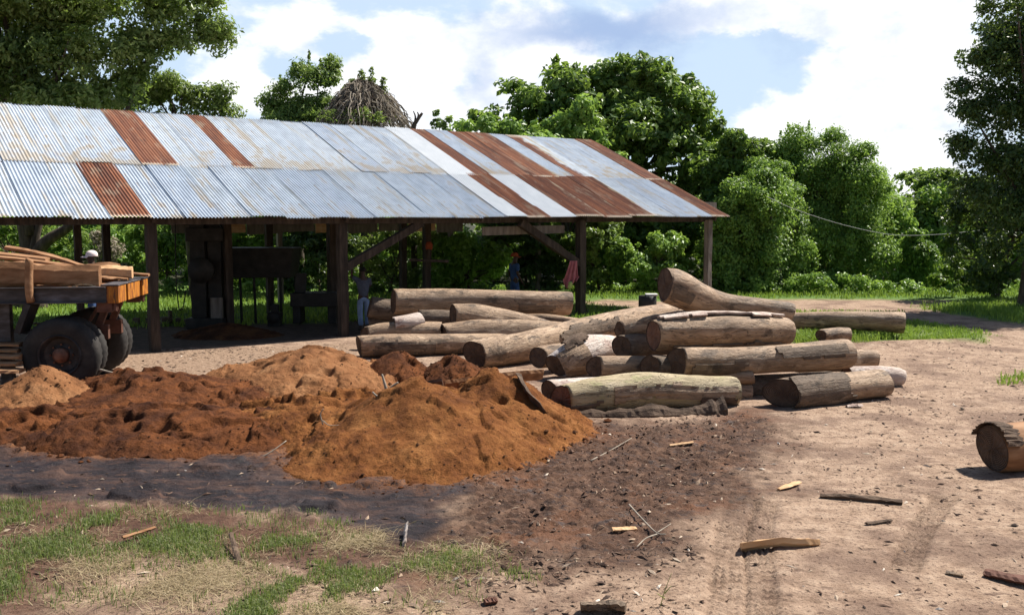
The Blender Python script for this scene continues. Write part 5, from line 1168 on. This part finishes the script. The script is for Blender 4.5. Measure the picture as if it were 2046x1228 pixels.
# big tree behind the left end of the shed
a = P(60, 640, 31.5); a[2] = 0
tree('big_tree', 'big olive-leaved tree rising behind the left end of the roof', 'tree', (a[0], a[1]),
     [(60, 20, 32, 150, 80), (210, 30, 32, 120, 75), (360, 25, 32, 75, 55), (425, 75, 32, 42, 32), (40, 140, 31.5, 120, 70), (170, 130, 31.5, 90, 70), (300, 105, 32, 70, 45), (250, 180, 32, 60, 45), (110, 210, 31.5, 110, 40), (-150, 60, 32, 170, 140), (370, 85, 32, 45, 25)],
     'leaf_olive', 95000, .20, .62, .42, 1, WOOD, .5, .45, 50, 22, shell=.15, forks=[([a, P(70, 480, 31.5), P(110, 380, 31.8), P(230, 150, 32), P(390, 40, 32)], .16, .03), ([P(62, 520, 31.5), P(95, 480, 31.5), P(150, 440, 31.6), P(210, 330, 31.8), P(300, 100, 32)], .24, .04), ([P(62, 470, 31.5), P(40, 250, 31.6), P(70, 40, 32)], .18, .04)])
tree('tree', 'lower yellow-green tree peeping over the roof right of the big olive tree', 'tree', gb(390, 36), [(345, 190, 36, 65, 35), (415, 205, 36, 55, 28), (270, 210, 36, 70, 35), (450, 228, 36, 30, 18), (370, 280, 36, 90, 60)], 'leaf_olive', 18000, .18, .5, .22, 2, WOOD, .5, .42, 50, shell=.4)
tree('tree', 'airy dark green tree clear against the sky, left of the dry brown dome', 'tree', gb(600, 40), [(615, 165, 40, 58, 38), (662, 155, 40, 18, 36), (565, 195, 40, 42, 35), (532, 215, 40, 18, 26), (625, 215, 40, 52, 32), (600, 300, 40, 90, 90)], 'leaf_mid', 36000, .17, .42, .22, 3, WOOD, .2, .4, 45, shell=.3, spikes=[(617, 100, 40, 40, 9), (660, 108, 40, 35, 8), (585, 125, 40, 30, 9), (560, 150, 40, 30, 9), (640, 118, 40, 30, 9), (676, 125, 40, 30, 7)])
# dead tree smothered in dry creeper: a dome of hanging brown stems
rg = np.random.default_rng(40); c0 = P(725, 250, 38.5); base = np.array([c0[0], c0[1], 0.])
root = empty('creeper_covered_stump', tuple(base), 'dome of dry brown creeper hanging over a dead tree above the roof ridge', 'dead tree')
mb = MB(); apex = P(722, 168, 38.5)
for k in range(1500):
    a = rg.uniform(0, 2 * math.pi); q = rg.uniform(.05, 1) ** .7; h0 = rg.uniform(0, .95) * q
    L_ = rg.uniform(.15, .55); prof = []; jr = rg.uniform(.84, 1.15); jz = rg.normal(0, .09); tw = rg.normal(0, .25)
    for s_ in np.linspace(h0, min(1.15, h0 + L_), 6):
        r_ = 1.68 * (s_ ** .8) * jr * rg.uniform(.95, 1.05) * (1 + .16 * math.sin(a * 3 + 1) + .10 * math.sin(a * 7)); zz = apex[2] + jz - (1.85 + .2 * math.sin(a * 2)) * s_ ** 1.45 + rg.normal(0, .06)
        prof.append(np.array([apex[0] + math.cos(a + tw * s_) * r_ + rg.normal(0, .05), apex[1] + math.sin(a + tw * s_) * r_, zz]) - base)
    mb.tube(np.array(prof), np.linspace(.026, .012, 6) * rg.uniform(.6, 1.3), 4, cap=False)
o = mb.build('dry_stems', M['leaf_dry'], root); ta = o.data.attributes.new('tint', 'FLOAT', 'POINT'); ta.data.foreach_set('value', np.repeat(rg.uniform(0, 1, 1500), 24).astype(np.float32))
pts = apex + rg.normal(size=(5000, 3)) * [.55, .5, .5] - [0, 0, .75]
pts = pts[pts[:, 2] < apex[2] - .35 - .55 * np.hypot(pts[:, 0] - apex[0], pts[:, 1] - apex[1]) ** 1.3]
V, T, tn = leaves(pts, rg.normal(size=(len(pts), 3)), .14, rg); link('inner_creeper', np_mesh('inner_creeper', V - base, [T], False, {'tint': tn * .5}), M['leaf_dry'], root)
pp = []
for px, py, h_, wd in ((705, 165, 22, 14), (722, 150, 34, 8), (742, 148, 36, 7), (765, 165, 28, 8), (735, 170, 25, 22), (765, 185, 22, 10), (690, 178, 12, 8), (660, 232, 26, 30), (700, 232, 24, 26), (730, 228, 26, 26), (755, 236, 20, 20)):
    m_ = 110; k = 38.3 / F; tt_ = rg.random(m_); pp.append(P(px, py - (0 if py > 200 else h_ * .35), 38.5 - (1.5 if py > 200 else 0)) + np.c_[rg.normal(0, wd * k * (.45 if py > 200 else .6), m_) * (.35 + tt_), rg.normal(0, wd * k * .28, m_) * (.35 + tt_), -h_ * k * tt_ + (.25 if py > 200 else 0)])
pp = np.concatenate(pp); V, T, tn = leaves(pp, rg.normal(size=(len(pp), 3)) + [0, -.5, .4], .16, rg, aspect=.45); link('green_shoots', np_mesh('green_shoots', V - base, [T], False, {'tint': tn}), M['leaf_olive'], root)
mb = MB(); mb.tube(np.array([[0, 0, -.1], [.1, 0, 2.5], [0, 0, apex[2] - .2]]), [.3, .24, .1], 10)
for k in range(10): a = k * .63; mb.tube(np.array([[0, 0, apex[2] - .3], [math.cos(a) * .8, math.sin(a) * .8, apex[2] - .8], [math.cos(a) * 1.5, math.sin(a) * 1.5, apex[2] - 1.7]]), [.06, .05, .03], 6)
mb.build('trunk', M['trunk'], root, smooth=True)
q = P(826, 300, 38); q[2] = 0
branch('bare_snag', 'bare forked dead stem standing above the roof ridge right of the dry dome', [([q, P(824, 300, 38), P(826, 256, 38), P(834, 240, 38), P(844, 226, 38)], .14, .05), ([P(828, 250, 38), P(830, 234, 38), P(826, 222, 38)], .05, .02), ([P(834, 240, 38), P(836, 230, 38), P(834, 224, 38)], .05, .02)], 'trunk', 'dead tree')
tree('sapling', 'slender tiered sapling against the sky left of the large round tree', 'sapling', gb(884, 38), [(880, 228, 38, 12, 5), (888, 240, 38, 18, 6), (878, 252, 38, 20, 6), (892, 264, 38, 22, 6), (884, 300, 38, 30, 30)], 'leaf_mid', 2200, .17, .16, .06, 7, None, .2, .5, 30)
tree('round_tree', 'largest tree, a dense round broad-leaved crown behind the right part of the roof', 'tree', gb(1230, 46),
     [(1130, 225, 46, 130, 85), (1250, 205, 46, 115, 80), (1310, 270, 45.5, 105, 110), (1060, 235, 45, 105, 50), (965, 250, 44, 48, 35), (1375, 300, 45, 65, 90), (1190, 160, 46, 110, 40), (1200, 330, 45, 180, 110), (1400, 400, 44, 80, 110), (1250, 480, 44, 150, 90), (1340, 190, 46, 50, 50)],
     'leaf_big', 52000, .34, .62, .5, 8, WOOD, .35, .55, 45, 22, spikes=[(1112, 112, 46, 50, 26), (1255, 110, 46, 55, 26), (1405, 192, 45, 45, 24), (1340, 140, 46, 40, 24), (1150, 128, 46, 30, 24), (1442, 235, 45, 45, 20), (1205, 128, 46, 30, 24)])
tree('tree', 'bright green lobe-crowned tree in front of the large round tree, just above the roof', 'tree', gb(1150, 41), [(1170, 225, 41, 42, 32), (1140, 270, 41, 60, 40), (1050, 262, 41, 60, 20), (960, 262, 41, 45, 25), (1080, 330, 41, 150, 60)], 'leaf_vine', 16000, .28, .45, .22, 9, WOOD, .35, .55, 45)
tree('tree', 'mid-height broad-leaved tree right beside the large round tree', 'tree', gb(1480, 42), [(1480, 310, 42, 60, 48), (1455, 380, 42, 65, 65), (1500, 375, 42, 55, 55), (1440, 460, 42, 60, 70)], 'leaf_big', 18000, .26, .45, .25, 10, WOOD, .35, .5, 50)
tree('creeper_tree', 'tall tree draped in hanging creeper, left of the gap of sky', 'tree', gb(1650, 42.5), [(1590, 300, 42.5, 52, 40), (1675, 325, 42, 68, 62), (1705, 400, 41.5, 55, 85), (1620, 390, 42, 70, 75), (1690, 490, 41, 55, 75), (1610, 490, 41, 60, 85), (1735, 420, 42, 30, 80), (1560, 330, 43, 50, 45), (1640, 560, 40.5, 70, 30), (1740, 530, 40.5, 45, 50)], 'leaf_vine', 72000, .13, .5, .32, 11, WOOD, .5, .55, 60, 16, vines=520, spikes=[(1575, 245, 42.5, 40, 20), (1617, 240, 42.5, 45, 9), (1600, 262, 42.5, 40, 12), (1640, 270, 42, 30, 14), (1560, 262, 42.5, 30, 14)])
tree('creeper_bush', 'bright creeper-covered bush in front of the wood, beside the roof corner', 'bush', gb(1500, 38.5), [(1480, 400, 38.5, 58, 40), (1545, 440, 38.5, 45, 55), (1425, 475, 38.8, 36, 45), (1590, 520, 38.8, 30, 45), (1520, 370, 38.8, 34, 30), (1470, 470, 38.5, 55, 65), (1535, 525, 38.5, 45, 50), (1455, 540, 38.5, 42, 40), (1500, 550, 38.5, 70, 30), (1560, 400, 40, 40, 45), (1585, 470, 40, 38, 60), (1525, 350, 40, 40, 35)], 'leaf_vine', 52000, .13, .46, .16, 12, WOOD, .4, .6, 55, 12, vines=330)
tree('tree', 'bushy mid-green tree under the gap of sky, behind the creeper mound', 'tree', gb(1830, 47), [(1830, 375, 47, 55, 36), (1790, 440, 46, 50, 65), (1885, 425, 47, 65, 75), (1830, 480, 46, 70, 85), (1940, 440, 47, 60, 80)], 'leaf_mid', 22000, .24, .45, .25, 13, WOOD, .3, .5, 50)
tree('creeper_mound', 'steep mound of light green creeper by the dirt track', 'bush', gb(1826, 40.5), [(1832, 480, 40.5, 24, 25), (1828, 520, 40.5, 36, 45), (1815, 560, 40.5, 48, 28)], 'leaf_bright', 14000, .15, .26, .12, 14, None, .7, .5, 50, 8, vines=150)
tree('shade_tree', 'dark leaning tree at the right edge of the frame, shading the grass', 'tree', gb(2062, 31),
     [(2010, 50, 31, 62, 60), (1985, 140, 31, 62, 60), (1935, 190, 31, 40, 50), (1960, 250, 31, 60, 42), (1920, 290, 31, 36, 24), (2010, 330, 31, 70, 45), (1950, 370, 31, 55, 45), (2060, 130, 31.5, 80, 120), (2040, 420, 31, 70, 70), (2110, 260, 31.5, 90, 160), (2180, 60, 31.5, 140, 180), (1985, 430, 31, 55, 50), (2060, 510, 31, 55, 50), (2000, 510, 31.5, 40, 40), (2000, 230, 31.5, 70, 60), (2040, 350, 31.5, 70, 60), (1965, 310, 31, 60, 40), (1990, 90, 31.5, 60, 60), (2060, 250, 31.5, 70, 80), (1930, 235, 31, 38, 30)],
     'leaf_dark', 80000, .16, .5, .3, 15, WOOD, .4, .5, 50, 24, shell=.15)
tree('bush', 'dark shaded thicket under the right edge tree', 'bush', gb(1990, 35), [(1940, 450, 35, 55, 80), (2030, 440, 35, 80, 120), (1925, 520, 36, 45, 55), (2020, 560, 34, 90, 45), (2110, 480, 35, 80, 100)], 'leaf_dark', 32000, .18, .4, .14, 16, WOOD, .3, .5, 50)
tree('bush', 'yellow-green weedy bush by the track, left of the dark thicket', 'bush', gb(1960, 38), [(1930, 555, 38, 45, 28), (1975, 540, 38, 38, 30), (1890, 565, 39, 35, 18)], 'leaf_bright', 8000, .16, .25, .05, 17, None, .2, .4, 45)
# bushes seen under the roof, from left to right
UB = 'bushes behind the shed seen under the roof'
spec = [('bright young bush behind the level log, right of the middle post', 940, 36.5, [(905, 520, 36.5, 40, 55), (935, 545, 36.5, 60, 40), (985, 520, 36.5, 32, 34), (890, 560, 36.5, 40, 40)], 'leaf_bright', 15000, .19),
        ('leafy bush behind the right front post', 1200, 38.5, [(1195, 500, 38.5, 34, 45), (1130, 500, 39, 40, 40), (1180, 560, 38.5, 50, 30), (1200, 455, 39, 40, 40)], 'leaf_mid', 11000, .22),
        ('pale-leaved low bush left of the last shed post', 1300, 38.5, [(1335, 510, 38.5, 42, 45), (1250, 520, 38.5, 40, 45), (1300, 550, 38, 70, 30)], 'leaf_vine', 12000, .22),
        ('olive bush behind the trailer load', 60, 39, [(20, 480, 39, 90, 55), (120, 500, 39, 60, 45), (-80, 480, 39, 80, 70), (60, 540, 39, 120, 30)], 'leaf_mid', 12000, .2),
        ('grey dry bush behind the capped man', 215, 37.5, [(215, 500, 37.5, 36, 42), (205, 545, 37.5, 40, 30)], 'leaf_dry', 5000, .13),
        ('green bush seen between the first post and the saw', 330, 38.5, [(280, 490, 38.5, 40, 50), (350, 480, 38.5, 50, 60), (290, 550, 38.5, 50, 30), (390, 530, 39, 50, 45)], 'leaf_vine', 13000, .2),
        ('light-leaved bush seen above the dark hopper', 505, 39.5, [(500, 470, 39.5, 45, 35), (560, 480, 39.5, 45, 45), (480, 540, 39.5, 60, 45), (540, 570, 39.5, 50, 25)], 'leaf_bright', 11000, .2),
        ('dark bush behind the saw carriage', 640, 38, [(610, 510, 38, 50, 60), (670, 510, 38, 50, 60), (640, 565, 38, 70, 35), (630, 450, 38.5, 70, 40)], 'leaf_dark', 13000, .18),
        ('tall fine-leaved bush behind the long left brace', 780, 37.5, [(760, 490, 37.5, 50, 55), (830, 480, 37.5, 45, 60), (790, 560, 37.5, 60, 40), (870, 480, 37.5, 30, 45)], 'leaf_olive', 15000, .14),
        ('shadowy bush behind the man in blue overalls', 1050, 40, [(1040, 490, 40, 60, 60), (1010, 450, 40, 60, 30), (1080, 550, 40, 60, 50)], 'leaf_dark', 13000, .2)]
for k, (lb, px, Yv, bl, mt, n_, lf) in enumerate(spec): tree('bush', lb, 'bush', gb(px, Yv), bl, mt, n_, lf, .32, .07, 60 + k, UB, .3, .5, 45, 10)
tree('woodland', 'dense dark wood closing off the far side of the yard', 'wood', (0, 0), [(px, py, 50 + 2.5 * math.sin(px), 190, 85) for px in range(-900, 3000, 210) for py in (455, 545)] + [(px, 400, 56, 170, 60) for px in (300, 560, 800, 1000, 1150, 1350, 2150, 2400)], 'leaf_mid', 130000, .42, .9, .3, 90, None, .3, .6, 45, 0, kind='stuff')

tree('undergrowth', 'low tangle of weeds and creeper along the foot of the wood', 'undergrowth', (0, 0), [(px, 578 + 5 * math.sin(px * .7), 38.5 + 1.2 * math.sin(px * .31), 62 + 18 * math.sin(px * 1.3), 20 + 10 * math.sin(px * .9)) for px in list(range(1180, 2050, 62)) + list(range(-200, 1000, 90))], 'leaf_vine', 34000, .15, .3, .1, 93, None, .3, .5, 40, 0, kind='stuff')
tree('undergrowth', 'dark leafy thickets filling the gaps between the trees of the wood edge', 'undergrowth', (0, 0), [(px, 500 + 30 * math.sin(px * .37), 44 + 1.5 * math.sin(px * .21), 80, 75) for px in list(range(1100, 2300, 95)) + list(range(-300, 1100, 130))] + [(1545, 360, 43.5, 55, 60), (1600, 430, 43, 60, 80), (1755, 420, 43.5, 45, 60), (1780, 500, 43, 50, 60), (1900, 420, 45, 60, 60), (1440, 420, 43, 60, 70)], 'leaf_vine', 75000, .28, .6, .1, 94, None, .3, .5, 45, 0, kind='stuff')
# ------------------------------------------------------------------ grass, straw, chips and clods
def scatter(poly, n, rg, k=.25, fade=.3, noise=(1.3, .0)):
    poly = np.array(poly); lo, hi = poly.min(0) - .3, poly.max(0) + .3; o_ = []
    cnt = 0
    while cnt < n:
        q = rg.uniform(lo, hi, (n * 3, 2)); sd = -poly_sd(q[:, 0], q[:, 1], poly) + k * fbm2(q[:, 0], q[:, 1], 1.6, 3, 5)
        pr = sstep(sd, -fade * .3, fade) * sstep(fbm2(q[:, 0], q[:, 1], noise[0], 3, 9), noise[1] - .25, noise[1] + .25)
        q = q[rg.random(len(q)) < pr]; o_.append(q); cnt += len(q)
        if len(o_) > 40: break
    q = np.concatenate(o_)[:n]; return np.c_[q, ground_z(q[:, 0], q[:, 1])]
def blades(pts, h, w_, rg, lean=.5, flat=0.):
    n = len(pts); hh = h * rg.uniform(.45, 1.3, n); a = rg.uniform(0, 2 * math.pi, n); ld = np.c_[np.cos(a), np.sin(a), np.zeros(n)]; sd = np.c_[-np.sin(a), np.cos(a), np.zeros(n)]
    b_ = rg.uniform(0, 2 * math.pi, n); sd = np.c_[np.cos(b_), np.sin(b_), np.zeros(n)]
    le = np.abs(rg.normal(lean, .3, n)); up = np.c_[np.zeros(n), np.zeros(n), np.ones(n)] * (1 - flat)
    m_ = pts + up * (hh * .55)[:, None] + ld * (hh * le * .35)[:, None] + [0, 0, .012]; tp = pts + up * (hh * (.95 - .3 * np.minimum(le, 1)))[:, None] + ld * (hh * le)[:, None] + [0, 0, .008]
    W_ = sd * (w_ * rg.uniform(.6, 1.3, n))[:, None] * .5
    V = np.stack([pts - W_, pts + W_, m_ + W_ * .8, m_ - W_ * .8, tp], 1).reshape(-1, 3); i = np.arange(n)[:, None] * 5
    return V, i + [0, 1, 2, 3], i + [3, 2, 4], np.repeat(np.clip(rg.normal(.5, .2, n), 0, 1), 5)
def blade_obj(name, label, sets, mat, cat):
    Vs, Qs, Ts, tn = [], [], [], []; o_ = 0
    for V, Q, T, t_ in sets: Vs.append(V); Qs.append(Q + o_); Ts.append(T + o_); tn.append(t_); o_ += len(V)
    o = link(name, np_mesh(name, np.concatenate(Vs), [np.concatenate(Qs), np.concatenate(Ts)], False, {'tint': np.concatenate(tn)}), M[mat]); return tag(o, label, cat, None, 'stuff')
rg = np.random.default_rng(77)
g1 = [((0, 1000), (95, 995), (110, 1020), (60, 1045), (0, 1050), (-150, 1050), (-150, 1000)), ((150, 1020), (240, 1015), (250, 1050), (170, 1050)), ((340, 1035), (440, 1020), (465, 1090), (440, 1120), (330, 1110), (300, 1080)), ((0, 1085), (120, 1055), (250, 1060), (340, 1075), (330, 1110), (200, 1110), (110, 1130), (0, 1150), (-100, 1150)),
      ((480, 1180), (560, 1140), (690, 1120), (740, 1150), (690, 1200), (560, 1235), (460, 1240)), ((500, 1060), (640, 1070), (620, 1100), (500, 1100)), ((800, 1130), (900, 1105), (960, 1140), (850, 1170)), ((0, 1150), (40, 1150), (30, 1240), (-60, 1240)), ((1000, 1135), (1060, 1125), (1070, 1150), (1010, 1160)), ((620, 1030), (700, 1040), (680, 1060), (630, 1055))]
den = [1300, 500, 2200, 3200, 3300, 700, 800, 450, 120, 120]
blade_obj('grass', 'patches of short green grass on the red soil at the lower left', [blades(scatter(gpoly(*p_), n_, rg, .35, .5, (2.5, -.1)), .062, .0075, rg) for p_, n_ in zip(g1, den)] + [blades(scatter(gpoly((-100, 990), (500, 1010), (900, 1080), (1060, 1140), (900, 1228), (-100, 1228)), 3200, rg, .3, .3, (2.5, .05)), .07, .0075, rg)], 'grass', 'grass')
s1 = [((110, 1120), (300, 1085), (440, 1100), (560, 1130), (540, 1165), (440, 1220), (250, 1240), (130, 1200)), ((540, 1050), (640, 1045), (790, 1060), (820, 1085), (700, 1100), (580, 1105)), ((620, 1190), (800, 1165), (900, 1190), (880, 1240), (600, 1240)), ((780, 1090), (960, 1080), (990, 1140), (860, 1170), (770, 1140)), ((240, 1010), (420, 1008), (420, 1030), (250, 1040))]
blade_obj('straw', 'tangle of dry straw trampled into the soil between the grass patches', [blades(scatter(gpoly(*p_), n_, rg, .4, .6, (2.2, -.05)), .15, .0055, rg, 1.4, .8) for p_, n_ in zip(s1, (3000, 1100, 900, 900, 200))] + [blades(scatter(gpoly((-100, 1050), (500, 1050), (1000, 1100), (1000, 1240), (-100, 1240)), 2200, rg, .3, .3, (2., .0)), .14, .0055, rg, 1.4, .8)], 'straw', 'straw')
blade_obj('lawn_grass', 'bright green lawn grass behind and under the shed and along the wood', [blades(scatter(LAWN, 30000, rg, .5, .6, (.7, -.6)), .16, .035, rg), blades(scatter(LAWN2, 5000, rg, .5, .5, (1.2, -.1)), .13, .022, rg), blades(scatter(gpoly((1580, 684), (1650, 655), (1760, 650), (1790, 680), (1700, 686)), 2600, rg, .3, .3, (1.5, -.3)), .22, .02, rg),
      blades(scatter(gpoly((1590, 690), (1600, 640), (1640, 640), (1640, 690)), 1200, rg, .3, .3, (1.5, -.4)), .22, .02, rg), blades(scatter(gpoly((1130, 598), (1900, 596), (2200, 600), (2200, 560), (1130, 570)), 12000, rg, .8, .6, (.6, -.5)), .20, .035, rg), blades(scatter(gpoly((1820, 618), (1960, 600), (2300, 600), (2300, 660), (2046, 646)), 9000, rg, .8, .9, (.8, -.2)), .24, .026, rg), blades(scatter(gpoly((1480, 622), (1800, 625), (1800, 632), (1480, 630)), 900, rg, .5, .3, (1.2, -.2)), .14, .03, rg), blades(scatter(gpoly((1980, 765), (2060, 740), (2100, 765), (2000, 772)), 250, rg, .2, .2, (1.2, -.3)), .14, .02, rg)], 'grass_far', 'grass')
def chips(name, label, areas, mats, size, cat, seed):
    rg = np.random.default_rng(seed); Vs = []; tn = []
    for poly, n_ in areas:
        q = scatter(gpoly(*poly), n_, rg, .3, .4, (1.4, -.2)); n = len(q)
        a = rg.uniform(0, 2 * math.pi, n); l_ = size * np.minimum(rg.lognormal(0, .75, n), 3.2); w_ = l_ * rg.uniform(.10, .4, n); h_ = w_ * rg.uniform(.15, .5, n)
        ex = np.c_[np.cos(a), np.sin(a), rg.normal(0, .25, n)]; ey = np.c_[-np.sin(a), np.cos(a), rg.normal(0, .35, n)]
        V = np.stack([q - ex * l_[:, None] * .5 + [0, 0, .002], q + ey * w_[:, None] * .5 + [0, 0, .004], q + ex * l_[:, None] * .5 + [0, 0, .003], q - ey * w_[:, None] * .5 + [0, 0, .003], q + np.c_[np.zeros(n), np.zeros(n), h_ + .006]], 1)
        Vs.append(V.reshape(-1, 3)); tn.append(np.repeat(rg.random(n), 5))
    V = np.concatenate(Vs); i = np.arange(len(V) // 5)[:, None] * 5
    T = np.concatenate([i + [0, 3, 4], i + [3, 2, 4], i + [2, 1, 4], i + [1, 0, 4]])
    o = link(name, np_mesh(name, V, [T], False, {'tint': np.concatenate(tn)}), mats); return tag(o, label, cat, None, 'stuff')
m, t = new_mat('mixed_wood_chips'); tn_ = t.attr('tint').outputs['Fac']
out(t, principled(t, t.ramp(tn_, [(0, (.035, .020, .014)), (.5, (.085, .048, .033)), (.72, (.17, .105, .07)), (.88, (.30, .21, .145)), (.96, (.45, .35, .26)), (1, (.65, .58, .5))]), .85)); M['chips'] = m
chips('wood_chips', 'small wood chips and bark crumbs strewn over the yard', [(((880, 960), (1120, 862), (1500, 822), (1600, 850), (1520, 960), (1330, 1080), (1050, 1150), (830, 1080)), 800), (((1300, 840), (1800, 770), (2060, 850), (2060, 1240), (1350, 1240), (1250, 1120)), 1300), (((900, 1120), (1400, 1060), (1400, 1240), (700, 1240)), 800), (((200, 770), (240, 700), (712, 684), (720, 730), (600, 760)), 1500), (((0, 905), (650, 925), (880, 1000), (800, 1070), (0, 1000)), 260), (((0, 1010), (800, 1070), (900, 1228), (0, 1228)), 900), (((1560, 830), (1700, 690), (2060, 680), (2060, 860)), 800)], M['chips'], .042, 'wood chips', 3)
M['clod'] = mottled('brown_soil_clod', [(.3, (.055, .030, .021)), (.5, (.12, .066, .043)), (.7, (.21, .13, .09))], 3, bump=.5)
# crumbs of sawdust and soil
def clods(name, label, n_, mat, fn, size, seed, cat):
    rg = np.random.default_rng(seed); q = fn(rg, n_); n = len(q); s_ = size * rg.lognormal(0, .5, n)
    ico = np.array([(0, 0, 1), (.9, 0, .3), (.28, .85, .3), (-.73, .53, .3), (-.73, -.53, .3), (.28, -.85, .3), (0, 0, -.6)])
    V = q[:, None] + ico[None] * s_[:, None, None] * rg.uniform(.6, 1.3, (n, 7, 1)) * [1, 1, .7]
    tr = np.array([(0, 1, 2), (0, 2, 3), (0, 3, 4), (0, 4, 5), (0, 5, 1), (6, 2, 1), (6, 3, 2), (6, 4, 3), (6, 5, 4), (6, 1, 5)])
    T = (np.arange(n)[:, None, None] * 7 + tr[None]).reshape(-1, 3)
    o = link(name, np_mesh(name, V.reshape(-1, 3), [T], False, {'tint': np.repeat(rg.uniform(0, .55, n), 7)}), mat); return tag(o, label, cat, None, 'stuff')
def on_heaps(rg, n_):
    o_ = []
    for wx, wy, zz, *_r in HEAPS[:10]:
        flat_ = zz.ravel(); k = rg.choice(np.nonzero(flat_ > .0)[0], n_ // 10); 
        o_.append(np.c_[wx.ravel()[k] + rg.normal(0, .012, len(k)), wy.ravel()[k] + rg.normal(0, .012, len(k)), flat_[k]])
    return np.concatenate(o_)
clods('sawdust_crumbs', 'dark damp crumbs scattered over the sawdust heaps', 5200, M['dust_dark'], on_heaps, .011, 5, 'crumbs')
def round_heaps(rg, n_):
    o_ = []
    for wx, wy, zz, cx, cy, rx, ry, rot in HEAPS[:10]:
        k = n_ // 10; a = rg.uniform(0, 2 * math.pi, k); q = rg.normal(1.05, .12, k); lx, ly = np.cos(a) * rx * q, np.sin(a) * ry * q
        px_, py_ = cx + lx * math.cos(rot) - ly * math.sin(rot), cy + lx * math.sin(rot) + ly * math.cos(rot); o_.append(np.c_[px_, py_, ground_z(px_, py_)])
    return np.concatenate(o_)
clods('sawdust_lumps', 'loose orange-brown lumps rolled to the foot of the sawdust heaps', 4200, M['dust_red'], round_heaps, .017, 8, 'lumps')
clods('soil_clods', 'churned brown clods of soil in the tyre-rutted wet patch', 1500, M['clod'], lambda rg, n_: scatter(WET, n_, rg, .5, .6, (1.2, -.1)), .013, 6, 'soil clods')
